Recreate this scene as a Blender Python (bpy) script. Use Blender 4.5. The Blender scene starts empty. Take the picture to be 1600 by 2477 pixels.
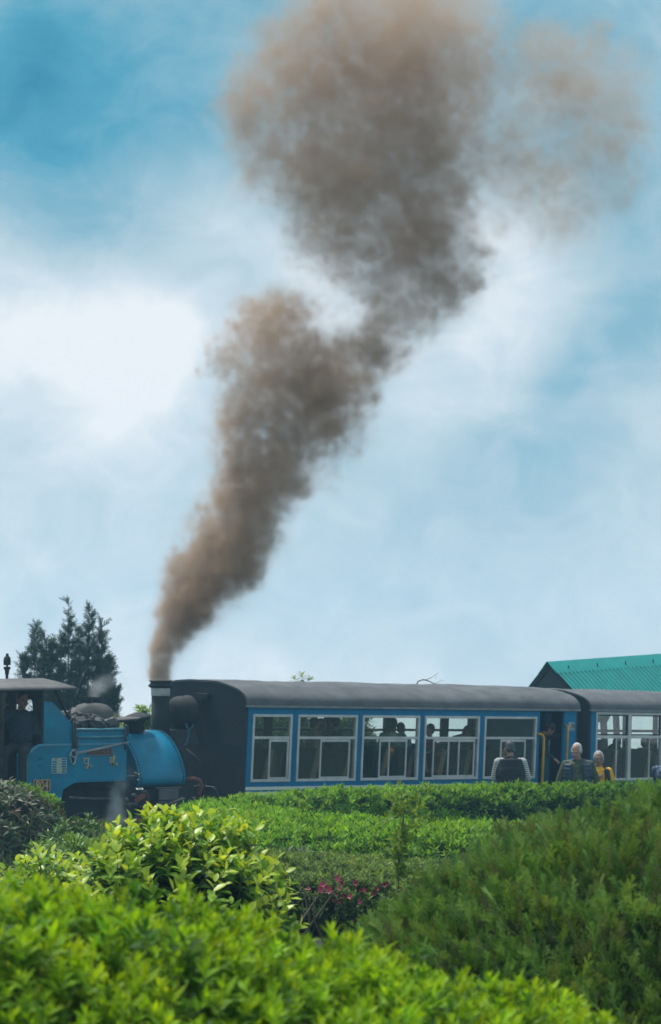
import bpy, bmesh, math, random
import numpy as np
from mathutils import Matrix, Vector

random.seed(7)
RNG = np.random.default_rng(11)
SC = bpy.context.scene
COL = SC.collection
R = math.radians

# ------------------------------------------------------------------ camera
cam_d = bpy.data.cameras.new('camera')
cam_d.sensor_fit = 'HORIZONTAL'; cam_d.sensor_width = 24.0
cam_d.lens = 93.51
cam_d.clip_start = 0.1; cam_d.clip_end = 2000.0
cam_d.dof.use_dof = True
cam_d.dof.focus_distance = 19.5
cam_d.dof.aperture_fstop = 7.1
cam = bpy.data.objects.new('camera', cam_d); COL.objects.link(cam)
cam.location = (0, 0, 1.95); cam.rotation_euler = (R(90 + 4.745), 0, 0)
SC.camera = cam

# ------------------------------------------------------------------ render settings
SC.render.engine = 'CYCLES'
SC.cycles.max_bounces = 10; SC.cycles.diffuse_bounces = 4; SC.cycles.glossy_bounces = 3
SC.cycles.transmission_bounces = 6; SC.cycles.transparent_max_bounces = 24
SC.cycles.volume_bounces = 3
SC.cycles.volume_step_rate = 1.0
SC.cycles.volume_max_steps = 512
SC.cycles.use_denoising = True
SC.cycles.use_adaptive_sampling = True
SC.cycles.adaptive_threshold = 0.02
vs = SC.view_settings
vs.view_transform = 'Standard'; vs.look = 'None'; vs.gamma = 1.0; vs.use_curve_mapping = False
vs.exposure = 0.35

# ------------------------------------------------------------------ sun and sky
SUN_EL, SUN_AZ = R(66), R(-45)          # azimuth from +Y (view direction), negative = left
sun_d = bpy.data.lights.new('sun', 'SUN'); sun_d.energy = 3.5; sun_d.angle = R(12); sun_d.color = (1.0, 0.96, 0.89)
sun = bpy.data.objects.new('sun', sun_d); COL.objects.link(sun)
sd = Vector((math.sin(SUN_AZ) * math.cos(SUN_EL), math.cos(SUN_AZ) * math.cos(SUN_EL), math.sin(SUN_EL)))
sun.rotation_euler = sd.to_track_quat('Z', 'Y').to_euler()
sun.location = (-8, 10, 30)

world = bpy.data.worlds.new('World'); SC.world = world; world.use_nodes = True
WT = world.node_tree; WT.nodes.clear()
def wn(t, **k):
    n = WT.nodes.new(t)
    for a, b in k.items(): setattr(n, a, b)
    return n
def wmath(op, a, b=None, c=None):
    n = wn('ShaderNodeMath', operation=op)
    for i, v in enumerate((a, b, c)):
        if v is None: continue
        if isinstance(v, (int, float)): n.inputs[i].default_value = v
        else: WT.links.new(v, n.inputs[i])
    return n.outputs[0]
tc = wn('ShaderNodeTexCoord')
DIR = tc.outputs['Generated']
sky = wn('ShaderNodeTexSky'); sky.sky_type = 'NISHITA'; sky.sun_disc = False
sky.sun_elevation = SUN_EL; sky.sun_rotation = SUN_AZ; sky.altitude = 2000; sky.air_density = 1.0; sky.dust_density = 0.6
# drifting cloud: a fractal cover with thick and thin places
mp = wn('ShaderNodeMapping'); mp.inputs['Scale'].default_value = (1, 1, 1.35); WT.links.new(DIR, mp.inputs['Vector'])
n1 = wn('ShaderNodeTexNoise'); n1.inputs['Scale'].default_value = 9.0; n1.inputs['Detail'].default_value = 7.0
n1.inputs['Roughness'].default_value = 0.52; n1.inputs['Distortion'].default_value = 0.5
WT.links.new(mp.outputs[0], n1.inputs['Vector'])
n2 = wn('ShaderNodeTexNoise'); n2.inputs['Scale'].default_value = 30.0; n2.inputs['Detail'].default_value = 9.0
n2.inputs['Roughness'].default_value = 0.62; n2.inputs['Distortion'].default_value = 0.8
WT.links.new(mp.outputs[0], n2.inputs['Vector'])
cover = wmath('MULTIPLY_ADD', n1.outputs['Fac'], 0.80, 0.215)
cover = wmath('ADD', cover, wmath('MULTIPLY_ADD', n2.outputs['Fac'], 0.42, -0.21))
CLOUDS = [  # bank of cloud (+) or gap of blue (-): x, y, size, weight
 (210,800,160,.22),(60,760,170,.16),(330,930,100,.14),(360,760,110,.14),(330,690,120,.12),(470,610,150,.13),(700,620,150,.18),(860,720,110,.18),
 (980,900,170,.12),(1200,720,130,.17),(1150,560,110,.12),(1270,520,150,.08),(170,1180,260,.10),(600,1000,240,.06),
 (-20,190,150,-.27),(70,0,150,-.20),(150,480,170,-.20),(330,160,260,-.17),(480,380,150,-.07),
 (1490,780,110,-.22),(1290,890,75,-.22),(1400,930,100,-.08),(1100,1190,220,-.12),(1500,200,190,-.14),(1480,500,120,-.06),(1250,1050,130,-.08),
 (1330,200,150,-.05),(1250,30,200,-.10),(700,60,220,-.10),(1350,1250,200,.05)]
for x, y, s, w in CLOUDS:
    d = Vector(((x - 770) / 6000, 1, (1690 - y) / 6000)).normalized()
    dn = wn('ShaderNodeVectorMath', operation='DISTANCE'); WT.links.new(DIR, dn.inputs[0]); dn.inputs[1].default_value = d
    e = wmath('DIVIDE', dn.outputs['Value'], s / 6000 * 1.25)
    e = wmath('EXPONENT', wmath('MULTIPLY', wmath('MULTIPLY', e, e), -1.0))
    cover = wmath('MULTIPLY_ADD', e, w, cover)
sep = wn('ShaderNodeSeparateXYZ'); WT.links.new(DIR, sep.inputs[0])
mr = wn('ShaderNodeMapRange', interpolation_type='SMOOTHSTEP')
mr.inputs['From Min'].default_value = -0.01; mr.inputs['From Max'].default_value = 0.13
mr.inputs['To Min'].default_value = 0.33; mr.inputs['To Max'].default_value = 0.0
WT.links.new(sep.outputs['Z'], mr.inputs['Value'])
cover = wmath('ADD', cover, mr.outputs[0])
ramp = wn('ShaderNodeValToRGB'); WT.links.new(cover, ramp.inputs['Fac'])
cr = ramp.color_ramp
stops = [(0.0, (.010, .22, .36)), (.22, (.07, .36, .51)), (.45, (.27, .50, .61)), (.64, (.48, .64, .715)), (.82, (.66, .77, .83)), (1.0, (.94, .96, .97))]
while len(cr.elements) < len(stops): cr.elements.new(.5)
for el, (p, c) in zip(cr.elements, stops): el.position = p; el.color = (*c, 1)
bg1 = wn('ShaderNodeBackground'); WT.links.new(sky.outputs[0], bg1.inputs['Color']); bg1.inputs['Strength'].default_value = 0.08
bg2 = wn('ShaderNodeBackground'); WT.links.new(ramp.outputs[0], bg2.inputs['Color']); bg2.inputs['Strength'].default_value = 0.80
mixs = wn('ShaderNodeMixShader'); mixs.inputs[0].default_value = 0.9
WT.links.new(bg1.outputs[0], mixs.inputs[1]); WT.links.new(bg2.outputs[0], mixs.inputs[2])
wo = wn('ShaderNodeOutputWorld'); WT.links.new(mixs.outputs[0], wo.inputs['Surface'])

# ------------------------------------------------------------------ helpers
def tag(o, label=None, cat=None, group=None, kind=None):
    if label: o['label'] = label
    if cat: o['category'] = cat
    if group: o['group'] = group
    if kind: o['kind'] = kind
    return o
def empty(name, M=None, label=None, cat=None, group=None, parent=None):
    o = bpy.data.objects.new(name, None); COL.objects.link(o); o.empty_display_size = .2
    if parent: o.parent = parent
    if M is not None: o.matrix_basis = M
    return tag(o, label, cat, group)
def link_mesh(name, me, parent=None, M=None):
    o = bpy.data.objects.new(name, me); COL.objects.link(o)
    if parent: o.parent = parent
    if M is not None: o.matrix_basis = M
    return o

MATS = {}
def pm(name, col, rough=.6, var=.12, scale=6.0, bump=0.0, metal=0.0, dirt=0.0, dirtcol=(.06, .055, .05), coat=0.0, detail=5, spec=.5, streak=False):
    if name in MATS: return MATS[name]
    m = bpy.data.materials.new(name); m.use_nodes = True; t = m.node_tree
    b = t.nodes['Principled BSDF']
    co = t.nodes.new('ShaderNodeTexCoord')
    n = t.nodes.new('ShaderNodeTexNoise'); n.inputs['Scale'].default_value = scale; n.inputs['Detail'].default_value = detail
    t.links.new(co.outputs['Object'], n.inputs['Vector'])
    r = t.nodes.new('ShaderNodeValToRGB'); t.links.new(n.outputs['Fac'], r.inputs['Fac'])
    r.color_ramp.elements[0].position = .3; r.color_ramp.elements[1].position = .7
    r.color_ramp.elements[0].color = (*[c * (1 - var) for c in col], 1)
    r.color_ramp.elements[1].color = (*[min(1, c * (1 + var)) for c in col], 1)
    out = r.outputs[0]
    if dirt > 0:
        n3 = t.nodes.new('ShaderNodeTexNoise'); n3.inputs['Scale'].default_value = scale * .45; n3.inputs['Detail'].default_value = 8
        n3.inputs['Roughness'].default_value = .68
        if streak:
            mp_ = t.nodes.new('ShaderNodeMapping'); mp_.inputs['Scale'].default_value = (3.2, 3.2, .35); t.links.new(co.outputs['Object'], mp_.inputs['Vector']); t.links.new(mp_.outputs[0], n3.inputs['Vector'])
        else: t.links.new(co.outputs['Object'], n3.inputs['Vector'])
        mr_ = t.nodes.new('ShaderNodeMapRange'); mr_.inputs['From Min'].default_value = .48; mr_.inputs['From Max'].default_value = .72
        mr_.inputs['To Max'].default_value = dirt
        t.links.new(n3.outputs['Fac'], mr_.inputs['Value'])
        mx = t.nodes.new('ShaderNodeMix'); mx.data_type = 'RGBA'
        t.links.new(mr_.outputs[0], mx.inputs['Factor']); t.links.new(out, mx.inputs[6]); mx.inputs[7].default_value = (*dirtcol, 1)
        out = mx.outputs[2]
        mr2 = t.nodes.new('ShaderNodeMapRange'); mr2.inputs['To Min'].default_value = rough; mr2.inputs['To Max'].default_value = min(1, rough + .3)
        t.links.new(n3.outputs['Fac'], mr2.inputs['Value']); t.links.new(mr2.outputs[0], b.inputs['Roughness'])
    else:
        b.inputs['Roughness'].default_value = rough
    t.links.new(out, b.inputs['Base Color'])
    b.inputs['Metallic'].default_value = metal
    b.inputs['Specular IOR Level'].default_value = spec
    b.inputs['Coat Weight'].default_value = coat
    if bump > 0:
        n4 = t.nodes.new('ShaderNodeTexNoise'); n4.inputs['Scale'].default_value = scale * 4; n4.inputs['Detail'].default_value = 6
        t.links.new(co.outputs['Object'], n4.inputs['Vector'])
        bp = t.nodes.new('ShaderNodeBump'); bp.inputs['Strength'].default_value = bump; bp.inputs['Distance'].default_value = .02
        t.links.new(n4.outputs['Fac'], bp.inputs['Height']); t.links.new(bp.outputs[0], b.inputs['Normal'])
    MATS[name] = m
    return m
def glass_mat(name, tint=(.93, .97, .95), dust_sheen=.06, dust_sheen_col=(.22, .27, .24), refl=1.0):
    if name in MATS: return MATS[name]
    m = bpy.data.materials.new(name); m.use_nodes = True; t = m.node_tree; t.nodes.clear()
    o = t.nodes.new('ShaderNodeOutputMaterial')
    tr = t.nodes.new('ShaderNodeBsdfTransparent'); tr.inputs[0].default_value = (*tint, 1)
    df = t.nodes.new('ShaderNodeBsdfDiffuse'); df.inputs[0].default_value = (*dust_sheen_col, 1)
    gl = t.nodes.new('ShaderNodeBsdfGlossy'); gl.inputs['Roughness'].default_value = .02
    co = t.nodes.new('ShaderNodeTexCoord'); n = t.nodes.new('ShaderNodeTexNoise'); n.inputs['Scale'].default_value = 3; n.inputs['Detail'].default_value = 6
    t.links.new(co.outputs['Object'], n.inputs['Vector'])
    mu = t.nodes.new('ShaderNodeMath'); mu.operation = 'MULTIPLY'; mu.inputs[1].default_value = dust_sheen * 2; t.links.new(n.outputs['Fac'], mu.inputs[0])
    m1 = t.nodes.new('ShaderNodeMixShader'); t.links.new(mu.outputs[0], m1.inputs[0]); t.links.new(tr.outputs[0], m1.inputs[1]); t.links.new(df.outputs[0], m1.inputs[2])
    fr = t.nodes.new('ShaderNodeFresnel'); 
    ge = t.nodes.new('ShaderNodeNewGeometry'); io = t.nodes.new('ShaderNodeMath'); io.operation = 'MULTIPLY_ADD'
    t.links.new(ge.outputs['Backfacing'], io.inputs[0]); io.inputs[1].default_value = 1 / 1.5 - 1.5; io.inputs[2].default_value = 1.5
    t.links.new(io.outputs[0], fr.inputs[0])
    fm = t.nodes.new('ShaderNodeMath'); fm.operation = 'MULTIPLY'; fm.inputs[1].default_value = refl; t.links.new(fr.outputs[0], fm.inputs[0])
    m2 = t.nodes.new('ShaderNodeMixShader'); t.links.new(fm.outputs[0], m2.inputs[0]); t.links.new(m1.outputs[0], m2.inputs[1]); t.links.new(gl.outputs[0], m2.inputs[2])
    t.links.new(m2.outputs[0], o.inputs[0])
    MATS[name] = m
    return m
def leaf_mat(name, rough=.45, trans=.35, spec=.4, tmul=(1.25, 1.15, .6)):
    if name in MATS: return MATS[name]
    m = bpy.data.materials.new(name); m.use_nodes = True; t = m.node_tree
    b = t.nodes['Principled BSDF']; o = t.nodes['Material Output']
    at = t.nodes.new('ShaderNodeAttribute'); at.attribute_name = 'tint'
    t.links.new(at.outputs['Color'], b.inputs['Base Color'])
    b.inputs['Roughness'].default_value = rough; b.inputs['Specular IOR Level'].default_value = spec
    tl = t.nodes.new('ShaderNodeBsdfTranslucent')
    mx = t.nodes.new('ShaderNodeMix'); mx.data_type = 'RGBA'; mx.blend_type = 'MULTIPLY'; mx.inputs['Factor'].default_value = 1
    t.links.new(at.outputs['Color'], mx.inputs[6]); mx.inputs[7].default_value = (*tmul, 1)
    t.links.new(mx.outputs[2], tl.inputs[0])
    ms = t.nodes.new('ShaderNodeMixShader'); ms.inputs[0].default_value = trans
    t.links.new(b.outputs[0], ms.inputs[1]); t.links.new(tl.outputs[0], ms.inputs[2]); t.links.new(ms.outputs[0], o.inputs[0])
    MATS[name] = m
    return m

def np_mesh(name, verts, tris, tint=None, mat=None, smooth=False):
    verts = np.asarray(verts, dtype=np.float32); tris = np.asarray(tris, dtype=np.int32)
    k = tris.shape[1]
    me = bpy.data.meshes.new(name)
    me.vertices.add(len(verts)); me.vertices.foreach_set('co', verts.ravel())
    me.loops.add(tris.size); me.loops.foreach_set('vertex_index', tris.ravel())
    me.polygons.add(len(tris)); me.polygons.foreach_set('loop_start', np.arange(len(tris), dtype=np.int32) * k)
    if smooth: me.polygons.foreach_set('use_smooth', np.ones(len(tris), dtype=bool))
    me.update(calc_edges=True)
    if tint is not None:
        a = me.attributes.new('tint', 'FLOAT_COLOR', 'POINT')
        c = np.ones((len(verts), 4), dtype=np.float32); c[:, :3] = tint
        a.data.foreach_set('color', c.ravel())
    if mat: me.materials.append(mat)
    return me

class MB:
    """collects simple solids; build() links them as ONE mesh object"""
    def __init__(s): s.v = []; s.f = []; s.sm = []
    def add(s, v, f, smooth=False):
        n = len(s.v); s.v += [tuple(p) for p in v]; s.f += [tuple(i + n for i in q) for q in f]; s.sm += [smooth] * len(f); return s
    def box(s, x0, x1, y0, y1, z0, z1):
        v = [(x, y, z) for x in (x0, x1) for y in (y0, y1) for z in (z0, z1)]
        return s.add(v, [(0, 1, 3, 2), (4, 6, 7, 5), (0, 4, 5, 1), (2, 3, 7, 6), (0, 2, 6, 4), (1, 5, 7, 3)])
    def obox(s, c, ax, ay, az):
        c, ax, ay, az = map(Vector, (c, ax, ay, az))
        v = [c + ax * i + ay * j + az * k for i in (-1, 1) for j in (-1, 1) for k in (-1, 1)]
        return s.add(v, [(0, 1, 3, 2), (4, 6, 7, 5), (0, 4, 5, 1), (2, 3, 7, 6), (0, 2, 6, 4), (1, 5, 7, 3)])
    def tube(s, pts, r, n=8, caps=True, smooth=True):
        pts = [Vector(p) for p in pts]; rr = r if isinstance(r, (list, tuple)) else [r] * len(pts)
        rings = []; prev = None
        for i, p in enumerate(pts):
            t = (pts[min(i + 1, len(pts) - 1)] - pts[max(i - 1, 0)]).normalized()
            if prev is None:
                a = t.orthogonal().normalized()
            else:
                a = (prev - t * prev.dot(t)).normalized()
            prev = a; b = t.cross(a)
            rings.append([p + (a * math.cos(2 * math.pi * k / n) + b * math.sin(2 * math.pi * k / n)) * rr[i] for k in range(n)])
        v = [q for rg in rings for q in rg]; f = []
        for i in range(len(pts) - 1):
            for k in range(n):
                k2 = (k + 1) % n
                f.append((i * n + k, i * n + k2, (i + 1) * n + k2, (i + 1) * n + k))
        s.add(v, f, smooth)
        if caps:
            n0 = len(s.v) - len(v)
            s.f += [tuple(n0 + k for k in reversed(range(n))), tuple(n0 + (len(pts) - 1) * n + k for k in range(n))]; s.sm += [False, False]
        return s
    def lathe(s, prof, c=(0, 0, 0), axis='z', n=24, smooth=True):
        """prof: (radius, height) pairs"""
        c = Vector(c); v = []
        for r, h in prof:
            for k in range(n):
                a = 2 * math.pi * k / n; p = (r * math.cos(a), r * math.sin(a), h)
                if axis == 'x': p = (p[2], p[0], p[1])
                elif axis == 'y': p = (p[0], p[2], p[1])
                v.append(c + Vector(p))
        f = []
        for i in range(len(prof) - 1):
            for k in range(n):
                k2 = (k + 1) % n; f.append((i * n + k, i * n + k2, (i + 1) * n + k2, (i + 1) * n + k))
        s.add(v, f, smooth); n0 = len(s.v) - len(v)
        s.f += [tuple(n0 + k for k in reversed(range(n))), tuple(n0 + (len(prof) - 1) * n + k for k in range(n))]; s.sm += [False, False]
        return s
    def prism(s, poly, axis, a, b, smooth=False):
        """2-D polygon swept along axis from a to b; poly in the other two coordinates (in x,y,z order)"""
        def mk(p, h):
            if axis == 'x': return (h, p[0], p[1])
            if axis == 'y': return (p[0], h, p[1])
            return (p[0], p[1], h)
        n = len(poly); v = [mk(p, a) for p in poly] + [mk(p, b) for p in poly]
        f = [(k, (k + 1) % n, n + (k + 1) % n, n + k) for k in range(n)]
        s.add(v, f, smooth); n0 = len(s.v) - 2 * n
        s.f += [tuple(n0 + k for k in reversed(range(n))), tuple(n0 + n + k for k in range(n))]; s.sm += [False, False]
        return s
    def shell(s, prof_out, prof_in, axis, a, b, smooth=True):
        """open strip of two profiles (same length) swept along axis: a bent sheet with thickness"""
        n = len(prof_out)
        poly = list(prof_out) + list(reversed(prof_in))
        return s.prism(poly, axis, a, b, smooth)
    def ell(s, c, r, n=12, m=8, rot=None):
        c = Vector(c); v = []; f = []
        for i in range(1, m):
            th = math.pi * i / m
            for k in range(n):
                a = 2 * math.pi * k / n
                p = Vector((r[0] * math.sin(th) * math.cos(a), r[1] * math.sin(th) * math.sin(a), r[2] * math.cos(th)))
                v.append(c + (rot @ p if rot else p))
        top = Vector((0, 0, r[2])); v.append(c + (rot @ top if rot else top)); v.append(c - (rot @ top if rot else top))
        for i in range(m - 2):
            for k in range(n):
                k2 = (k + 1) % n; f.append((i * n + k, (i + 1) * n + k, (i + 1) * n + k2, i * n + k2))
        T = len(v) - 2
        for k in range(n):
            k2 = (k + 1) % n
            f.append((T, k, k2)); f.append((T + 1, (m - 2) * n + k2, (m - 2) * n + k))
        return s.add(v, f, True)
    def cap(s, p0, r0, p1, r1, n=12, sq=None):
        """tapered capsule; sq = (axis vector, factor) flattens it about its middle"""
        p0, p1 = Vector(p0), Vector(p1); t = (p1 - p0); L = t.length
        t = t.normalized() if L > 1e-6 else Vector((0, 0, 1)); a = t.orthogonal().normalized(); b = t.cross(a)
        rings = []
        for k in (-80, -50, -20, 0): rings.append((p0 + t * r0 * math.sin(R(k)), r0 * math.cos(R(k))))
        for k in (0, 20, 50, 80): rings.append((p1 + t * r1 * math.sin(R(k)), r1 * math.cos(R(k))))
        v = []; f = []
        for c, r in rings:
            for k in range(n): v.append(c + (a * math.cos(2 * math.pi * k / n) + b * math.sin(2 * math.pi * k / n)) * r)
        if sq:
            mid = (p0 + p1) / 2; ax = Vector(sq[0]).normalized()
            v = [p - ax * ((p - mid).dot(ax)) * (1 - sq[1]) for p in v]
        for i in range(len(rings) - 1):
            for k in range(n):
                k2 = (k + 1) % n; f.append((i * n + k, i * n + k2, (i + 1) * n + k2, (i + 1) * n + k))
        f += [tuple(reversed(range(n))), tuple((len(rings) - 1) * n + k for k in range(n))]
        return s.add(v, f, True)
    def mesh(s, name, mat):
        me = bpy.data.meshes.new(name); me.from_pydata(s.v, [], s.f)
        me.polygons.foreach_set('use_smooth', s.sm)
        bm = bmesh.new(); bm.from_mesh(me); bmesh.ops.recalc_face_normals(bm, faces=bm.faces); bm.to_mesh(me); bm.free()
        if mat: me.materials.append(mat)
        me.update(); return me
    def build(s, name, mat, parent=None, M=None, bevel=0.0):
        o = link_mesh(name, s.mesh(name, mat), parent, M)
        if bevel > 0:
            b = o.modifiers.new('bevel', 'BEVEL'); b.width = bevel; b.segments = 2; b.limit_method = 'ANGLE'; b.angle_limit = R(40)
        return o
def remeshed(mb, name, mat, voxel, smooth_it=2):
    """one continuous surface from overlapping solids"""
    me = mb.mesh(name, None); o = bpy.data.objects.new(name, me); COL.objects.link(o)
    m = o.modifiers.new('r', 'REMESH'); m.mode = 'VOXEL'; m.voxel_size = voxel; m.use_smooth_shade = True
    if smooth_it:
        k = o.modifiers.new('s', 'SMOOTH'); k.iterations = smooth_it; k.factor = .5
    dg = bpy.context.evaluated_depsgraph_get()
    me2 = bpy.data.meshes.new_from_object(o.evaluated_get(dg))
    bpy.data.objects.remove(o); bpy.data.meshes.remove(me)
    me2.name = name; me2.materials.clear()
    if mat: me2.materials.append(mat)
    me2.polygons.foreach_set('use_smooth', np.ones(len(me2.polygons), dtype=bool))
    return me2
def frame_matrix(O, yaw, slope, cant):
    """local x along the track, y away from the viewer's side, z up"""
    yaw, slope, cant = R(yaw), R(slope), R(cant)
    u = Vector((math.cos(yaw) * math.cos(slope), math.sin(yaw) * math.cos(slope), math.sin(slope)))
    v0 = Vector((math.sin(yaw), -math.cos(yaw), 0)); w0 = u.cross(-v0)
    v = v0 * math.cos(cant) - w0 * math.sin(cant); w = w0 * math.cos(cant) + v0 * math.sin(cant)
    M = Matrix(((u.x, -v.x, w.x, 0), (u.y, -v.y, w.y, 0), (u.z, -v.z, w.z, 0), (0, 0, 0, 1)))
    p = Vector(O) - w * 2.13
    M.translation = p
    return M

# ================================================================== THE SETTING
def sstep(a, b, x):
    t = np.clip((x - a) / (b - a), 0, 1); return t * t * (3 - 2 * t)
def ground_z(X, Y):
    X = np.asarray(X, float); Y = np.asarray(Y, float)
    z = .30 + .10 * sstep(7, 14, Y) - .40 * sstep(31.0, 34.0, Y + .25 * np.clip(X, -8, 8) * 0)
    z = z - 57 * sstep(66, 240, np.hypot(X * .9, Y - 20) + 20)
    z = z + .025 * np.sin(X * 1.7 + .4) * np.cos(Y * 1.3) * (Y < 60)
    return z
gx = np.concatenate([np.linspace(-140, -14, 43), np.linspace(-13, 13, 105), np.linspace(14, 140, 43)])
gy = np.concatenate([np.linspace(-20, 4, 16), np.linspace(5, 60, 150), np.linspace(62, 290, 90)])
GX, GY = np.meshgrid(gx, gy); GZ = ground_z(GX, GY)
nx, ny = len(gx), len(gy)
idx = np.arange(nx * ny).reshape(ny, nx)
quads = np.stack([idx[:-1, :-1], idx[:-1, 1:], idx[1:, 1:], idx[1:, :-1]], -1).reshape(-1, 4)
gm = pm('ground_soil', (.045, .045, .026), .95, .5, 1.6, bump=.6, dirt=.8, dirtcol=(.03, .055, .018))
ground = link_mesh('ground', np_mesh('ground', np.stack([GX, GY, GZ], -1).reshape(-1, 3), quads, mat=gm, smooth=True))
tag(ground, kind='structure')

# thin mountain haze round everything
hz = MB().box(-146, 146, -25, 300, -62, 17.5)
hm = bpy.data.materials.new('haze_air'); hm.use_nodes = True; hm.node_tree.nodes.clear()
ho = hm.node_tree.nodes.new('ShaderNodeOutputMaterial'); hv = hm.node_tree.nodes.new('ShaderNodeVolumePrincipled')
hv.inputs['Color'].default_value = (.38, .70, 1.0, 1); hv.inputs['Density'].default_value = 0.0013; hv.inputs['Anisotropy'].default_value = .2
hm.node_tree.links.new(hv.outputs[0], ho.inputs['Volume'])
haze = hz.build('haze', hm); tag(haze, kind='stuff')

# ------------------------------------------------------------------ smoke and steam (voxel density evaluated here, rendered as a volume)
def gnoise(N, vox, period, rng):
    """isotropic band of noise about one size, unit variance, on a regular grid (spectral; coarse bands are made small and enlarged)"""
    d = max(1, int(period / (vox * 6))); n = [int(math.ceil(k / d)) + 2 for k in N]
    F = np.fft.rfftn(rng.standard_normal(n).astype(np.float32))
    f = np.sqrt(np.fft.fftfreq(n[0])[:, None, None] ** 2 + np.fft.fftfreq(n[1])[None, :, None] ** 2 + np.fft.rfftfreq(n[2])[None, None, :] ** 2) / (vox * d)
    F *= np.exp(-.5 * (np.log(np.maximum(f, 1e-6) * period) / .42) ** 2)
    g = np.fft.irfftn(F, n).astype(np.float32); g /= g.std()
    if d > 1:
        for ax in range(3):
            c = np.arange(N[ax]) / d; i = c.astype(int); t = (c - i).astype(np.float32); sh = [1, 1, 1]; sh[ax] = N[ax]
            g = np.take(g, i, ax) * (1 - t.reshape(sh)) + np.take(g, i + 1, ax) * t.reshape(sh)
    return g[:N[0], :N[1], :N[2]]
def fbm(shape_m, period, octs, vox, rng, gain=.5, billow=False):
    """about 0..1 with mean .5; billow: rounded lobes parted by creases, mean about .33"""
    N = [int(round(k / vox)) + 1 for k in shape_m]; out = 0; amp = 1; tot = 0
    for k in range(octs):
        if period < vox * 1.8: break
        n = gnoise(N, vox, period, rng); n = np.abs(n) * .42 if billow else n
        out = out + n * amp; tot += amp if billow else amp * amp; amp *= gain; period *= .5
    return out / tot if billow else .5 + .17 * out / math.sqrt(tot)
def smoke_volume(name, lo, hi, vox, puffs, mat, seed, warp=.3, edge=.45):
    """puffs: (centre xyz, radius, weight)"""
    rng = np.random.default_rng(seed)
    lo = np.array(lo, float); N = [int(round((h - l) / vox)) + 1 for l, h in zip(lo, hi)]
    hi = lo + (np.array(N) - 1) * vox; S = hi - lo
    ax = [np.linspace(lo[i], hi[i], N[i], dtype=np.float32) for i in range(3)]
    Z = ax[2][None, None, :]
    grow = np.clip((Z - lo[2]) / 3.0, .12, 1.0).astype(np.float32)
    wa = [fbm(S, 1.6, 4, vox, rng) - .5 for _ in range(3)]
    wb = [fbm(S, .45, 3, vox, rng) - .5 for _ in range(3)]
    P = []
    for i in range(3):
        sh = [1, 1, 1]; sh[i] = N[i]
        P.append(ax[i].reshape(sh) + (wa[i] * warp * 2.2 + wb[i] * warp * .8) * grow)
    bil = fbm(S, .95, 5, vox, rng, .6, True)
    fine = fbm(S, .30, 3, vox, rng, .62)
    keepout = np.ones(N, np.float32); wt = np.zeros(N, np.float32); ks = np.full(N, 1e-4, np.float32)
    for c, r, w in puffs:
        m = r * 1.7 + warp * 1.0
        sl = tuple(slice(max(0, int((c[i] - m - lo[i]) / vox)), min(N[i], int((c[i] + m - lo[i]) / vox) + 2)) for i in range(3))
        if any(s.stop <= s.start for s in sl): continue
        d = np.sqrt((P[0][sl] - c[0]) ** 2 + ((P[1][sl] - c[1]) / 1.0) ** 2 + (P[2][sl] - c[2]) ** 2)
        k = np.exp(-(d / r) ** 2 * 1.75) * (d < r * 1.7)
        keepout[sl] *= 1 - .93 * k; wt[sl] += w * k; ks[sl] += k
    occ = 1 - keepout; wt /= ks
    e = occ - .30 + (bil - .33) * edge * 1.75 * (.30 + .70 * grow) + (fine - .5) * .45 * (.45 + .55 * grow)
    rho = (sstep(0.0, 1, e / (.38 + .56 * grow)) + .10 * sstep(.02, .35, occ)) * wt
    big = fbm(S, 2.2, 4, vox, rng, .55)
    rho = rho * np.clip(.62 + 1.0 * (big - .26), .5, 1.6) * np.clip(.55 + 1.35 * bil, .5, 1.8) * np.clip(.55 + .9 * fine, .4, 1.8)
    rho = rho.astype(np.float32)
    # hand the grid to the renderer as a volume
    me = bpy.data.meshes.new(name)
    n = rho.size; me.vertices.add(n)
    a = me.attributes.new('rho', 'FLOAT', 'POINT'); a.data.foreach_set('value', rho.ravel())
    o = link_mesh(name, me); tag(o, kind='stuff')
    g = bpy.data.node_groups.new(name + '_grid', 'GeometryNodeTree')
    g.interface.new_socket('Geometry', in_out='INPUT', socket_type='NodeSocketGeometry')
    g.interface.new_socket('Geometry', in_out='OUTPUT', socket_type='NodeSocketGeometry')
    gi = g.nodes.new('NodeGroupInput'); go = g.nodes.new('NodeGroupOutput'); L = g.links.new
    pos = g.nodes.new('GeometryNodeInputPosition')
    sub = g.nodes.new('ShaderNodeVectorMath'); sub.operation = 'SUBTRACT'; L(pos.outputs[0], sub.inputs[0]); sub.inputs[1].default_value = lo
    dv = g.nodes.new('ShaderNodeVectorMath'); dv.operation = 'SCALE'; L(sub.outputs[0], dv.inputs[0]); dv.inputs['Scale'].default_value = 1 / vox
    sx = g.nodes.new('ShaderNodeSeparateXYZ'); L(dv.outputs[0], sx.inputs[0])
    def gm_(op, a_, b_, c_=None):
        q = g.nodes.new('ShaderNodeMath'); q.operation = op
        for i_, v_ in enumerate((a_, b_, c_)):
            if v_ is None: continue
            if isinstance(v_, (int, float)): q.inputs[i_].default_value = v_
            else: L(v_, q.inputs[i_])
        return q.outputs[0]
    def ig(op, a_, b_, c_=None):
        q = g.nodes.new('FunctionNodeIntegerMath'); q.operation = op
        for i_, v_ in enumerate((a_, b_, c_)):
            if v_ is None: continue
            if isinstance(v_, int): q.inputs[i_].default_value = v_
            else: L(v_, q.inputs[i_])
        return q.outputs[0]
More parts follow.
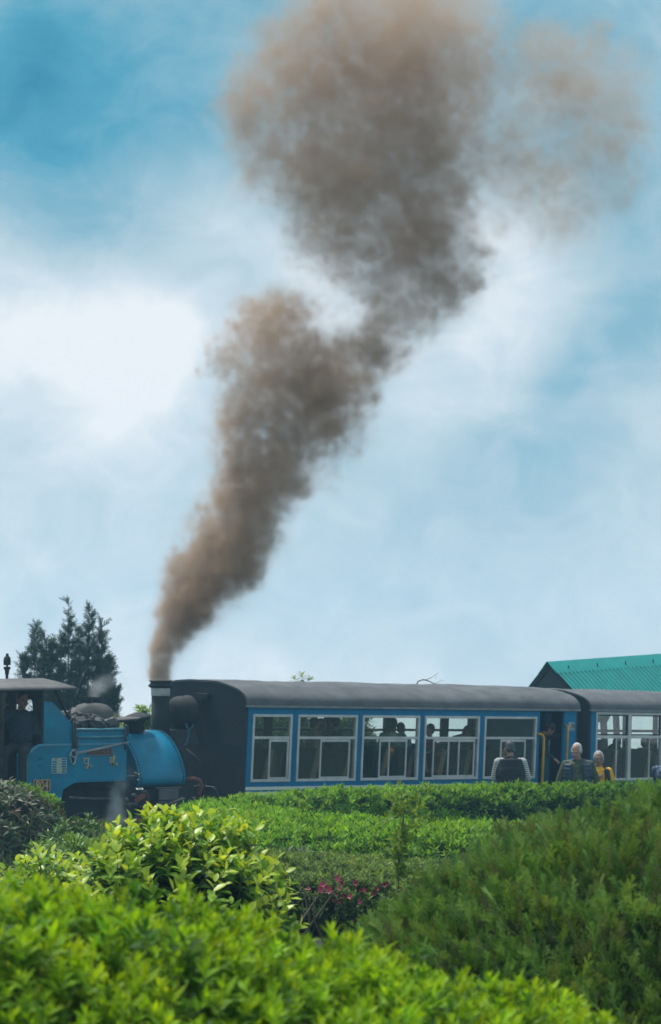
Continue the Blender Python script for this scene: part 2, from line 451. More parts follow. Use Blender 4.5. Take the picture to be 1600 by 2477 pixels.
    def fi(s, mx):
        q = g.nodes.new('FunctionNodeFloatToInt'); q.rounding_mode = 'ROUND'; L(s, q.inputs[0])
        return ig('MINIMUM', ig('MAXIMUM', q.outputs[0], 0), mx)
    ii = [fi(sx.outputs[k], N[k] - 1) for k in range(3)]
    t1 = ig('MULTIPLY_ADD', ii[0], N[1], ii[1]); t2 = ig('MULTIPLY_ADD', t1, N[2], ii[2])
    na = g.nodes.new('GeometryNodeInputNamedAttribute'); na.data_type = 'FLOAT'; na.inputs['Name'].default_value = 'rho'
    si = g.nodes.new('GeometryNodeSampleIndex'); si.data_type = 'FLOAT'; si.domain = 'POINT'
    L(gi.outputs[0], si.inputs['Geometry']); L(na.outputs[0], [s for s in si.inputs if s.name == 'Value' and s.enabled][0]); L(t2, si.inputs['Index'])
    vc = g.nodes.new('GeometryNodeVolumeCube')
    L(si.outputs[0], vc.inputs['Density']); vc.inputs['Background'].default_value = 0
    vc.inputs['Min'].default_value = lo; vc.inputs['Max'].default_value = hi
    for k, nm in enumerate(('Resolution X', 'Resolution Y', 'Resolution Z')): vc.inputs[nm].default_value = N[k]
    sm = g.nodes.new('GeometryNodeSetMaterial'); sm.inputs['Material'].default_value = mat
    L(vc.outputs[0], sm.inputs['Geometry']); L(sm.outputs[0], go.inputs[0])
    md = o.modifiers.new('grid', 'NODES'); md.node_group = g
    me.materials.append(mat)
    return o
def smoke_mat(name, density, col, aniso=.0, noise=None):
    m = bpy.data.materials.new(name); m.use_nodes = True; t = m.node_tree; t.nodes.clear()
    o = t.nodes.new('ShaderNodeOutputMaterial'); v = t.nodes.new('ShaderNodeVolumePrincipled')
    v.inputs['Color'].default_value = (*col, 1); v.inputs['Anisotropy'].default_value = aniso
    v.inputs['Density Attribute'].default_value = ''
    at = t.nodes.new('ShaderNodeAttribute'); at.attribute_name = 'density'
    mu = t.nodes.new('ShaderNodeMath'); mu.operation = 'MULTIPLY'; mu.inputs[1].default_value = density
    t.links.new(at.outputs['Fac'], mu.inputs[0]); t.links.new(mu.outputs[0], v.inputs['Density'])
    t.links.new(v.outputs[0], o.inputs['Volume'])
    return m
PLUME = [  # x, y, radius (in hundredths of a degree of sight from the chimney), thickness
 (376,1590,30,2.4),(376,1572,30,2.4),(376,1554,31,2.3),(378,1534,34,2.1),(383,1512,39,1.7),(394,1484,48,1.5),(410,1458,54,1.3),(382,1440,42,1.3),(430,1432,55,1.1),(405,1408,46,1.1),(460,1400,70,1.0),
 (530,1372,55,.9),(430,1365,60,1.1),(480,1345,82,1.0),(548,1340,66,.9),(470,1300,60,1.0),(535,1290,86,1.0),(590,1310,45,.8),(520,1240,78,1.0),(585,1235,84,.95),(630,1215,52,.8),
 (565,1175,92,.95),(625,1150,82,.9),(530,1110,62,.9),(610,1090,105,.9),(690,1110,64,.45),(755,1110,48,.25),(550,1040,74,.85),(640,1030,100,.9),(725,1020,84,.6),(790,1040,52,.3),
 (560,960,72,.8),(640,950,100,.85),(740,950,100,.65),(815,980,52,.5),(590,890,90,.8),(680,870,106,.8),(780,880,100,.7),(850,900,62,.55),(560,820,66,.75),(640,790,106,.8),
 (745,820,72,.5),(840,820,84,.7),(905,820,58,.55),(600,735,76,.75),(680,722,64,.75),(645,690,66,.7),(720,690,40,.4),(880,762,66,.6),(935,742,74,.6),(880,695,66,.55),(965,690,96,.65),(1045,690,62,.55),
 (830,622,76,.5),(925,620,106,.65),(1025,620,104,.6),(1095,622,46,.5),(765,560,76,.42),(860,540,124,.6),(975,520,136,.62),(1075,520,70,.5),(720,480,88,.5),(822,450,138,.6),(945,420,150,.6),(1055,430,86,.5),
 (655,400,96,.36),(760,350,138,.55),(885,330,160,.6),(1015,330,146,.55),(610,310,92,.38),(575,240,84,.5),(640,200,118,.55),(760,230,148,.58),(885,200,160,.6),(1015,200,150,.55),(1090,250,80,.36),
 (600,150,80,.5),(700,110,128,.55),(825,90,150,.55),(945,90,160,.55),(1065,100,100,.42),(710,30,104,.46),(825,0,140,.5),(955,0,150,.5),(1075,30,90,.3),(805,-80,150,.4),(955,-90,160,.4),
 (545,200,70,.42),(530,255,62,.36),(560,130,70,.36),(565,320,64,.30),(640,60,84,.40),(1110,70,90,.36),(1115,170,84,.34),(1000,-30,140,.4),(1130,-20,90,.25),(580,400,60,.2),
 (1290,70,110,0.36),(1340,150,120,0.42),(1420,220,120,0.39),(1480,280,100,0.32),(1230,140,110,0.24),(1260,280,130,0.24),(1180,330,110,0.23),(1350,330,130,0.28),(1450,400,110,0.24),(1220,430,120,0.19),(1330,480,120,0.14),(1500,130,90,0.20),(1400,60,90,0.23),(785,700,60,.10)]
CY = 39.15
def plume_puffs():
    rng = np.random.default_rng(5); out = []
    for x, y, r, w in PLUME:
        k = CY / 6000.0
        X = (x - 770) * k; Z = 1.95 + (1690 - y) * k; rr = r * k
        w = w * (1.0 if y > 900 else .62 + .38 * max(0, (y - 300) / 600))
        dy = rng.uniform(-.45, .45) * rr if y < 1480 else 0
        out.append(((X, CY + dy + .12 * (Z - 2.6) * .4, Z), rr, w))
        if r > 60:   # a second lobe in depth so that the column is as deep as it is wide
            out.append(((X + rng.uniform(-.25, .25) * rr, CY - dy + .12 * (Z - 2.6) * .4 + rng.uniform(.2, .5) * rr, Z + rng.uniform(-.2, .2) * rr), rr * .8, w))
    return out
SMOKE_COL = (.63, .475, .35)
smoke = smoke_volume('smoke', (-2.95, 37.6, 2.66), (5.1, 41.4, 13.6), .038, plume_puffs(), smoke_mat('coal_smoke', 5.2, SMOKE_COL, .1), 21, warp=.26)

# ================================================================== MATERIALS OF THE TRAIN
BLUE = pm('coach_blue', (.001, .175, .36), .5, .12, 2.5, dirt=.4, dirtcol=(.012, .085, .14), bump=.05, spec=.22, streak=True)
LBLUE = pm('engine_blue', (.001, .20, .345), .36, .16, 3.0, bump=.06, dirt=.5, dirtcol=(.008, .075, .12), coat=.25, spec=.3)
RAILBLUE = pm('rail_blue', (.07, .26, .37), .4, .2, 20, dirt=.5, dirtcol=(.10, .12, .13))
CREAM = pm('cream_paint', (.72, .72, .66), .5, .08, 4, dirt=.3, dirtcol=(.35, .33, .28))
ALU = pm('window_alloy', (.58, .59, .59), .45, .12, 5, metal=.25, dirt=.35, dirtcol=(.22, .23, .23))
ROOFM = pm('roof_felt', (.125, .13, .14), .9, .25, 2.2, bump=.6, dirt=.5, dirtcol=(.07, .072, .08), spec=.25)
ENDM = pm('black_end_paint', (.028, .036, .045), .75, .2, 2.0, bump=.08, dirt=.3, dirtcol=(.034, .038, .044), spec=.3)
BLACK = pm('engine_black', (.021, .026, .031), .6, .3, 4, bump=.1, dirt=.5, dirtcol=(.038, .040, .043), spec=.35)
IRON = pm('bare_iron', (.10, .10, .105), .5, .3, 9, metal=.5, dirt=.5, dirtcol=(.07, .05, .04))
STEEL = pm('bright_steel', (.42, .43, .45), .4, .2, 9, metal=.7)
RED = pm('red_oxide', (.22, .055, .04), .6, .2, 6, dirt=.5, dirtcol=(.07, .04, .035))
BRASS = pm('brass_letter', (.55, .42, .24), .45, .15, 9, metal=.3)
WHITEB = pm('silver_band', (.52, .53, .52), .55, .15, 7, dirt=.5, dirtcol=(.22, .21, .2))
COALM = pm('coal', (.035, .036, .04), .5, .5, 12, bump=.5)
SAND = pm('dome_grey', (.10, .098, .095), .75, .2, 6, dirt=.5, dirtcol=(.16, .15, .14))
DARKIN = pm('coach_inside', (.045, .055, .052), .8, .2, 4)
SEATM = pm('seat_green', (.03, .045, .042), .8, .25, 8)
SEATEDGE = pm('seat_tan', (.20, .135, .085), .7, .15, 8)
YEL = pm('rail_yellow', (.62, .33, .015), .4, .1, 8)
GLASS = glass_mat('coach_glass', dust_sheen=.045, dust_sheen_col=(.13, .21, .16))  # green of the dust film also paints the hedges' reflection
GLASS_FAR = glass_mat('far_glass', dust_sheen=.035, refl=.6)
CHALK = pm('chalk', (.40, .42, .42), .9, .1, 9)
RUBBER = pm('hose_rubber', (.20, .08, .065), .7, .2, 9)

# ================================================================== COACHES
def roof_profile(Wd, eave, rise, over=.03, n=22, inset=0.0):
    pts = []
    for k in range(n + 1):
        a = math.pi * k / n
        c, s = math.cos(a), math.sin(a)
        hx = (Wd / 2 + over - inset) * (abs(c) ** (2 / 2.5)) * (-1 if c > 0 else 1)
        hz_ = (rise - inset) * (abs(s) ** (2 / 2.3))
        pts.append((Wd / 2 + hx, eave + hz_))
    return pts
def frame_bars(mb, x0, x1, z0, z1, y0, y1, w):
    mb.box(x0, x1, y0, y1, z1 - w, z1); mb.box(x0, x1, y0, y1, z0, z0 + w)
    mb.box(x0, x0 + w, y0, y1, z0 + w, z1 - w); mb.box(x1 - w, x1, y0, y1, z0 + w, z1 - w)
def window(parent, x0, x1, z0, z1, y, mulls, trans, side=1, w=.040, label=None):
    """side=1: outer face looks to -y. frame > panes and sliding sash"""
    ya, yb = (y - .018, y + .05) if side > 0 else (y - .05, y + .018)
    mb = MB(); frame_bars(mb, x0, x1, z0, z1, ya, yb, w)
    mb.box(x0 + w, x1 - w, ya + .006, yb - .006, trans - .02, trans + .02)
    fr = mb.build('window', ALU if side > 0 else DARKIN, parent, bevel=.004 if side > 0 else 0)
    gm_ = GLASS if side > 0 else GLASS_FAR
    ym = (ya + yb) / 2
    MB().box(x0 + w, x1 - w, ym - .003, ym + .003, trans + .02, z1 - w).build('pane', gm_, fr)
    xs = [x0 + w] + [x0 + (x1 - x0) * m for m in mulls] + [x1 - w]
    MB().box(x0 + w, x1 - w, ym - .001, ym + .005, z0 + w, trans - .02).build('pane', gm_, fr)
    if side > 0 and mulls:
        a, b = xs[-3 if len(xs) > 2 else 0], xs[-2 if len(xs) > 2 else -1]
        s = MB()
        for m in xs[1:-1]: s.box(m - .012, m + .012, ya + .010, ym - .004, z0 + w + .002, trans - .021)
        s.box(xs[1], min(xs[-1], max(xs[1] + .3, xs[-2])), ya + .011, ym - .0045, trans - .062, trans - .024)
        s.box(xs[1], min(xs[-1], max(xs[1] + .3, xs[-2])), ya + .011, ym - .0045, z0 + w + .003, z0 + w + .03)
        s.build('sash', ALU, fr)
    return fr
def wall_with_openings(mb, x0, x1, y0, y1, z0, z1, ops):
    """ops: list of (xa, xb, za, zb) sorted by x"""
    x = x0
    for a, b, c, d in ops:
        if a > x: mb.box(x, a, y0, y1, z0, z1)
        if c > z0: mb.box(a, b, y0, y1, z0, c)
        if d < z1: mb.box(a, b, y0, y1, d, z1)
        x = b
    if x < x1: mb.box(x, x1, y0, y1, z0, z1)
def seat_pair(parent, x, y0, y1, fz, facing=1):
    s = MB(); s.box(x - .02, x + .42 * facing if facing > 0 else x + .02, y0, y1, fz + .36, fz + .47) if facing > 0 else s.box(x - .42, x + .02, y0, y1, fz + .36, fz + .47)
    s.box(x + .1 * facing - .06, x + .1 * facing + .06, y0 + .1, y1 - .1, fz, fz + .36)
    se = s.build('seat', SEATM, parent)
    t = Vector((-.26 * facing, 0, 1)).normalized(); nrm = Vector((1 * facing, 0, .26)).normalized()
    c = Vector((x - .07 * facing, (y0 + y1) / 2, fz + .70))
    MB().obox(c, t * .33, Vector((0, (y1 - y0) / 2, 0)), nrm * .045).build('backrest', SEATM, se, bevel=.03)
    for yy in (y0 - .012, y1 + .012): MB().obox((c.x, yy, c.z), t * .32, Vector((0, .012, 0)), nrm * .05).build('side_trim', SEATEDGE, se)
    return se
W_ = 2.3
FLOOR = .56
OPEN1 = [(0, .81, 1.08, 2.13), (.93, 2.20, 1.08, 2.13), (2.31, 3.59, 1.08, 2.13), (3.70, 4.98, 1.08, 2.13), (5.10, 6.37, 1.08, 2.13)]
MULL1 = [[.46, .92], [.40, .88], [.32, .48, .78], [.18, .45, .64, .92], [.33, .79]]
def end_wall(parent, x0, x1, name='end_wall'):
    prof = roof_profile(W_, 2.27, .335, over=.0, inset=.012)
    poly = [(0.0, .60)] + prof + [(W_, .60)]
    return MB().prism(poly, 'x', x0, x1).build(name, ENDM, parent)
def coach_roof(parent, x0, x1):
    po = roof_profile(W_, 2.27, .335, over=.035); pi_ = roof_profile(W_, 2.27, .335, over=.035, inset=.03)
    rg = np.random.default_rng(int(x1 * 100)); nseg = 46; m_ = len(po); V = []; F = []
    ph = rg.uniform(0, 6.3, 5)
    for i in range(nseg + 1):
        x = x0 + (x1 - x0) * i / nseg
        for k, ((ya, za), (yb, zb)) in enumerate(zip(po, pi_)):
            top = math.sin(math.pi * k / (m_ - 1)) ** .5 if 0 < k < m_ - 1 else 0
            d = top * (.007 * math.sin(x * 2.3 + ph[0]) + .005 * math.sin(x * 5.1 + k * .35 + ph[1]) + .004 * math.sin(x * 9.7 + k * .9 + ph[2]) + rg.normal() * .0025)
            V += [(x, ya, za + d), (x, yb, zb + d)]
    for i in range(nseg):
        for k in range(m_ - 1):
            a = (i * m_ + k) * 2; b = a + 2; c = a + m_ * 2; d = c + 2
            F += [(a, c, d, b), (a + 1, b + 1, d + 1, c + 1)]
        for k in (0, m_ - 1):
            a = (i * m_ + k) * 2; c = a + m_ * 2; F.append((a, a + 1, c + 1, c))
    for i in (0, nseg):
        for k in range(m_ - 1): a = (i * m_ + k) * 2; F.append((a, a + 2, a + 3, a + 1))
    r = MB().add(V, F, True).build('roof', ROOFM, parent); r.modifiers.new('edges', 'EDGE_SPLIT').split_angle = R(50)
    g = MB(); g.box(x0 + .004, x1 - .004, -.045, .012, 2.236, 2.268); g.build('gutter', pm('gutter_grey', (.26, .27, .275), .7, .2, 5, dirt=.5, dirtcol=(.13, .13, .13)), r)
    rv = MB()
    for k in range(int((x1 - x0) / .12)): rv.ell((x0 + .06 + k * .12, -.033, 2.285), (.009, .007, .009), 6, 4)
    tag(rv.build('rivets', IRON, r), kind='stuff')
    return r
M1 = frame_matrix((-1.2, 39.97, 2.13), 42.02, -.24, 3.39)
coach = empty('railway_coach', M1, 'blue coach with five sliding windows and open doorway, right behind the black chimney', 'coach', 'coaches of the train')
X0, X1 = -.09, 7.37
DOOR = (6.45, 7.06, .60, 2.222)
mb = MB(); wall_with_openings(mb, X0, X1, 0.0, .045, .60, 2.25, OPEN1 + [DOOR]); mb.build('side_wall', BLUE, coach)
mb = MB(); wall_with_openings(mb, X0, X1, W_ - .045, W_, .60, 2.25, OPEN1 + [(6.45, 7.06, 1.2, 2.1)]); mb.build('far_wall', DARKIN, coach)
end_wall(coach, X0 - .05, X0 - .002, 'end_wall'); end_wall(coach, X1 + .002, X1 + .05, 'end_wall')
coach_roof(coach, X0 - .055, X1 + .06)
st = MB(); st.box(X0, DOOR[0] - .02, -.006, -.001, .955, 1.005); st.build('cream_stripe', CREAM, coach)
st = MB(); st.box(X0, DOOR[0] - .02, -.006, -.001, .87, .925); st.build('cream_stripe', CREAM, coach)
for o_, m_ in zip(OPEN1, MULL1):
    window(coach, o_[0], o_[1], o_[2], o_[3], 0.0, m_, 1.765)
for o_ in OPEN1 + [(6.45, 7.06, 1.2, 2.1)]:
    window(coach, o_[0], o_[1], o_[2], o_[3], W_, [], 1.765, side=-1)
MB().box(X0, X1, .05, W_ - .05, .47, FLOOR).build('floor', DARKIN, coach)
pi_ = roof_profile(W_, 2.24, .30, over=-.05); pj = roof_profile(W_, 2.24, .30, over=-.05, inset=.02)
MB().shell(pi_, pj, 'x', X0 + .01, X1 - .01).build('ceiling', pm('ceiling_lining', (.24, .25, .24), .8, .1, 3), coach)
MB().box(6.36, 6.395, .05, 1.5, FLOOR, 2.24).build('partition', pm('partition_blue', (.01, .12, .20), .6, .1, 3), coach)
fl_ = MB(); fl_.box(6.90, 7.055, .30, .33, FLOOR, 2.19); fl_.box(6.90, 6.925, .30, .6, FLOOR, 2.19)
dr = fl_.build('door', pm('door_blue', (.006, .12, .19), .5, .12, 3, dirt=.3), coach)
MB().tube([(6.98, .29, 1.5), (6.98, .26, 1.52), (6.98, .26, 1.72), (6.98, .29, 1.74)], .009, 6).build('handle', STEEL, dr)
h = MB(); h.tube([(6.40, -.005, 1.84), (6.43, -.05, 1.838), (6.465, -.075, 1.81), (6.482, -.082, 1.76), (6.482, -.082, .90), (6.47, -.01, .86)], .022, 10); h.build('grab_rail', YEL, coach)
h = MB(); h.tube([(7.075, -.01, 1.99), (7.075, -.075, 1.98), (7.078, -.08, 1.90), (7.078, -.08, .98), (7.078, -.01, .95)], .020, 10); h.build('grab_rail', YEL, coach)
MB().box(6.42, 7.10, -.16, -.002, .66, .70).build('step', IRON, coach)
for xs_ in (.87, 2.255, 3.645, 5.04, 6.41):
    sm_ = MB().box(xs_ - .012, xs_ + .012, -.0045, -.001, 1.012, 2.234).build('cover_strip', BLUE, coach)
# plaque beside the door: pale plate with a drawn mark
pq = MB().box(7.175, 7.315, -.010, -.001, 1.895, 2.04).build('plaque', pm('plaque_pale', (.42, .47, .48), .6, .2, 14), coach, bevel=.004)
pk = MB()
ring = [(7.245 + .022 * math.cos(a), -.0115, 2.005 + .020 * math.sin(a)) for a in np.linspace(0, 2 * math.pi, 13)]
pk.tube(ring, .0045, 5); pk.tube([(7.268, -.0115, 1.99), (7.255, -.0115, 1.965), (7.225, -.0115, 1.945), (7.205, -.0115, 1.95)], .006, 5)
pk.tube([(7.285, -.0115, 2.02), (7.290, -.0115, 1.98), (7.280, -.0115, 1.945), (7.295, -.0115, 1.94)], .004, 5)
pk.tube([(7.20, -.0115, 1.925), (7.23, -.0115, 1.915), (7.27, -.0115, 1.922), (7.29, -.0115, 1.912)], .006, 5); pk.tube([(7.19, -.0115, 2.0), (7.215, -.0115, 1.975), (7.205, -.0115, 1.955)], .004, 5)
pk.build('emblem', pm('plaque_dark', (.06, .08, .10), .6, .1, 9), pq)
# fittings of the black end
e = MB(); e.box(X0 - .13, X0 - .052, .86, 1.16, 2.30, 2.395); e.box(X0 - .10, X0 - .052, .90, .93, 2.395, 2.42); e.build('lamp_bracket', BLACK, coach, bevel=.006)
e = MB(); e.box(X0 - .060, X0 - .0525, .05, 1.2, 1.628, 1.640); e.build('seam_strip', BLACK, coach)
e = MB(); e.tube([(X0 - .055, 1.12, .80), (X0 - .09, 1.12, .86), (X0 - .11, 1.10, .93), (X0 - .11, .98, .955), (X0 - .11, .64, .955), (X0 - .11, .58, .93), (X0 - .09, .56, .86), (X0 - .055, .56, .78)], .013, 8); e.build('coupling_rail', IRON, coach)
e = MB(); e.box(X0 - .40, X0 - .05, .98, 1.32, .62, .76); e.box(X0 - .14, X0 - .05, .1, 2.2, .60, .715); e.build('headstock', BLACK, coach, bevel=.01)
for xb in (1.2, 6.1):
    bo = MB(); bo.box(xb - .7, xb + .7, .35, 1.95, .22, .398)
    bg = bo.build('bogie', BLACK, coach, bevel=.02)
    for dx in (-.45, .45):
        for yy in (.62, 1.66):
            MB().lathe([(.05, -.06), (.18, -.05), (.19, .03), (.22, .03), (.22, .06)], (xb + dx, yy, .22), 'y', 20).build('wheel', IRON, bg)
MB().box(X0 + .1, X1 - .1, .15, 2.15, .40, .468).build('underframe', BLACK, coach)
for k, xs_ in enumerate([.35, 1.35, 2.05, 2.85, 3.45, 4.15, 4.75, 5.55]):
    for (ya, yb) in ((.12, .88), (1.42, 2.18)):
        seat_pair(coach, xs_, ya, yb, FLOOR, -1)

# second coach, picture-window type, beyond the gap
O2 = M1 @ Vector((7.76, 0.0, 2.13))
M2 = frame_matrix(O2, 47.0, -.3, 2.0)
c2 = empty('railway_coach', M2, 'second blue coach with tall grey framed windows under the teal roof', 'coach', 'coaches of the train')
X0b, X1b = 0.0, 6.4
OP2 = [(.125 + k * .985, .125 + k * .985 + .985, 1.02, 2.225) for k in range(6)]
mb = MB(); mb.box(X0b, .125, 0, .045, .60, 2.25); mb.box(.125, 6.035, 0, .045, .60, 1.02); mb.box(.125, 6.035, 0, .045, 2.225, 2.25); mb.box(6.035, X1b, 0, .045, .60, 2.25)
mb.build('side_wall', BLUE, c2)
mb = MB(); mb.box(X0b, .125, W_ - .045, W_, .60, 2.25); mb.box(.125, 6.035, W_ - .045, W_, .60, 1.02); mb.box(.125, 6.035, W_ - .045, W_, 2.225, 2.25); mb.box(6.035, X1b, W_ - .045, W_, .60, 2.25)
mb.build('far_wall', DARKIN, c2)
end_wall(c2, X0b - .05, X0b - .002); end_wall(c2, X1b + .002, X1b + .05)
coach_roof(c2, X0b - .055, X1b + .06)
for o_ in OP2:
    x0, x1, z0, z1 = o_
    mb = MB(); frame_bars(mb, x0 + .001, x1 - .001, z0, z1, -.015, .05, .042); mb.box(x0 + .043, x1 - .043, -.008, .045, 1.765, 1.815)
    fr = mb.build('window', ALU, c2, bevel=.004)
    sash = MB(); frame_bars(sash, x0 + .046, x1 - .046, 1.818, z1 - .045, .0, .03, .022); sash.build('sash', BLACK, fr)
    MB().box(x0 + .05, x1 - .05, .013, .018, 1.82, z1 - .05).build('pane', GLASS, fr)
    MB().box(x0 + .043, x1 - .043, .013, .019, z0 + .042, 1.764).build('pane', GLASS, fr)
    MB().box(x0 + .60, x0 + .622, -.006, .012, z0 + .043, 1.764).build('stile', ALU, fr)
for k in range(6):
    x0, x1 = OP2[k][0], OP2[k][1]
    mb = MB(); frame_bars(mb, x0 + .001, x1 - .001, 1.02, 2.225, W_ - .05, W_ + .01, .045); mb.box(x0 + .046, x1 - .046, W_ - .045, W_ + .004, 1.80, 1.85)
    fr = mb.build('window', BLACK, c2)
    MB().box(x0 + .047, x1 - .047, W_ - .012, W_ - .007, 1.066, 1.799).build('pane', GLASS_FAR, fr)
    MB().box(x0 + .047, x1 - .047, W_ - .012, W_ - .007, 1.851, 2.179).build('pane', GLASS_FAR, fr)
MB().box(X0b, X1b, .05, W_ - .05, .47, FLOOR).build('floor', DARKIN, c2)
MB().shell(pi_, pj, 'x', X0b + .01, X1b - .01).build('ceiling', MATS['ceiling_lining'], c2)
for xs_ in (.75, 1.75, 2.7, 3.7, 4.7):
    for (ya, yb) in ((.12, .56), (.58, 1.02)):
        seat_pair(c2, xs_, ya, yb, FLOOR - .02, -1)
e = MB(); e.box(X0b - .13, X0b - .052, .22, .52, 1.98, 2.10); e.box(X0b - .10, X0b - .052, .28, .46, 2.10, 2.14); e.build('lamp_bracket', BLACK, c2, bevel=.01)
e = MB(); e.tube([(X0b - .06, .55, 2.05), (X0b - .07, .66, 1.8), (X0b - .065, .68, 1.6), (X0b - .06, .60, 1.4)], .012, 6); e.build('cable', BLACK, c2)
def strokes(parent, name, mat, segs, r, x0=None):
    m = MB()
    for s in segs: m.tube(s, r, 5)
    return m.build(name, mat, parent)
xe = X0b - .053
def ch(y, z): return (xe, y, z)
strokes(c2, 'chalk_mark', CHALK, [[ch(.47, 1.735), ch(.25, 1.735)], [ch(.43, 1.735), ch(.43, 1.68)], [ch(.36, 1.755), ch(.36, 1.67)], [ch(.29, 1.735), ch(.27, 1.70), ch(.30, 1.68)],
    [ch(.42, 1.60), ch(.36, 1.60)], [ch(.40, 1.60), ch(.40, 1.55)], [ch(.37, 1.53), ch(.385, 1.525)]], .0045)
e = MB(); e.box(X0b - .14, X0b - .05, .1, 2.2, .60, .715); e.box(X0b - .36, X0b - .14, .98, 1.32, .62, .76); e.build('headstock', BLACK, c2, bevel=.01)
for xb in (1.2, 5.2):
    bo = MB(); bo.box(xb - .7, xb + .7, .35, 1.95, .22, .398)
    bg = bo.build('bogie', BLACK, c2, bevel=.02)
    for dx in (-.45, .45):
        for yy in (.62, 1.66):
            MB().lathe([(.05, -.06), (.18, -.05), (.19, .03), (.22, .03), (.22, .06)], (xb + dx, yy, .22), 'y', 20).build('wheel', IRON, bg)
MB().box(X0b + .1, X1b - .1, .15, 2.15, .40, .468).build('underframe', BLACK, c2)

# ================================================================== LOCOMOTIVE
ML = frame_matrix((-1.2, 39.97, 2.13), 42.02, .6, 1.2)
loco = empty('steam_locomotive', ML, 'small blue steam locomotive with black chimney pouring brown smoke', 'locomotive')
YC = 1.15
# side sheet: cab side, bunker side and lower tank in one plate
sheet = [(-4.33, .86), (-3.56, .86), (-3.53, 1.055), (-3.34, 1.145), (-3.28, 1.155), (-2.37, 1.16), (-2.37, 1.69), (-3.95, 1.69), (-4.02, 1.665), (-4.10, 1.60), (-4.18, 1.565), (-4.33, 1.56)]
sp = MB().prism(sheet, 'y', .10, .135).build('side_sheet', LBLUE, loco, bevel=.004)
MB().prism(sheet, 'y', 2 * YC - .135, 2 * YC - .10).build('side_sheet', LBLUE, loco)
MB().prism([(-3.32, 1.70), (-2.37, 1.70), (-2.37, 1.925), (-3.32, 1.925)], 'y', .125, .15).build('bunker_side', LBLUE, loco)
MB().prism([(-3.87, 1.70), (-3.325, 1.70), (-3.325, 1.965), (-3.385, 2.03), (-3.70, 2.315), (-3.74, 2.336), (-3.87, 2.337)], 'y', .12, .15).build('cab_panel', LBLUE, loco, bevel=.004)
MB().prism([(-2.40, 1.16), (-2.37, 1.16), (-2.37, 1.925), (-2.40, 1.925)], 'y', .151, 2 * YC - .15).build('bunker_front', BLACK, loco)
rl = MB(); rl.tube([(-4.335, .112, 1.575), (-4.20, .112, 1.575), (-4.12, .112, 1.605), (-4.04, .112, 1.67), (-3.96, .112, 1.703), (-3.85, .112, 1.705), (-2.37, .112, 1.702)], .022, 8); rl.build('beading', RAILBLUE, loco)
for zz in (1.925, 1.815):
    MB().tube([(-3.33, .105, zz + .002), (-2.85, .103, zz - .003), (-2.39, .105, zz + .002)], .018, 8).build('side_rail', RAILBLUE, loco)
for xx, z0, z1 in ((-3.345, 1.42, 2.02), (-2.385, 1.62, 1.96)):
    m = MB(); m.tube([(xx - .02, .085, z0), (xx - .02, .085, z1), (xx - .01, .085, z1 + .02), (xx + .015, .085, z1 + .015), (xx + .02, .085, z1 - .02), (xx + .02, .085, z0 + .2)], .014, 6)
    m.build('stanchion', IRON, loco)
# fire irons hung on the side
m = MB(); m.tube([(-3.32, .055, 1.575), (-2.9, .055, 1.64), (-2.36, .055, 1.735)], .009, 6); m.tube([(-3.32, .055, 1.595), (-2.9, .055, 1.655), (-2.5, .055, 1.725)], .008, 6)
m.tube([(-3.37 + .055 * math.cos(a), .05, 1.585 + .06 * math.sin(a)) for a in np.linspace(0, 2 * math.pi, 15)], .009, 6)
m.tube([(-3.39 + .062 * math.cos(a) * (1 - .3 * (math.sin(a) < 0)), .047, 1.535 + .10 * math.sin(a) - .01) for a in np.linspace(0, 2 * math.pi, 17)], .009, 6)
m.build('fire_iron', STEEL, loco)
m = MB(); m.tube([(-3.31, .07, 1.60), (-3.285, .07, 1.82)], .009, 6); m.tube([(-3.35, .07, 1.62), (-3.33, .07, 1.84), (-3.285, .07, 1.83)], .009, 6); m.build('hook', IRON, loco)
# rivets of the sheet
rv = MB()
for k in range(14): rv.ell((-3.26 + k * .066, .097, 1.19), (.012, .008, .012), 6, 4)
for k in range(9): rv.ell((-2.385, .097, 1.22 + k * .055), (.011, .008, .011), 6, 4)
for k, (x, z) in enumerate([(-3.33, 1.40), (-3.36, 1.36), (-3.33, 1.31), (-3.36, 1.27), (-3.33, 1.24), (-3.36, 1.20), (-3.40, 1.16), (-3.44, 1.13), (-3.48, 1.10)]): rv.ell((x, .097, z), (.012, .008, .012), 6, 4)
for k in range(6): rv.ell((-4.20 + k * .055, .097, 1.548), (.007, .005, .007), 6, 4)
for z in (1.50, 1.40, 1.30, 1.20): rv.ell((-4.315, .097, z), (.012, .008, .012), 6, 4)
rv.build('rivets', LBLUE, sp); rv = MB()
for x, z in [(-3.95, 1.52), (-3.91, 1.52), (-3.95, 1.42), (-3.91, 1.42), (-3.93, 1.25)]: rv.ell((x, .095, z), (.018, .012, .018), 8, 6)
rv.build('bolt_heads', LBLUE, sp)
m = MB(); m.tube([(-4.245, .10, 1.485), (-4.245, .062, 1.487), (-4.21, .060, 1.465), (-4.205, .060, 1.42), (-4.205, .062, 1.10)], .015, 8); m.build('grab_handle', RAILBLUE, loco)
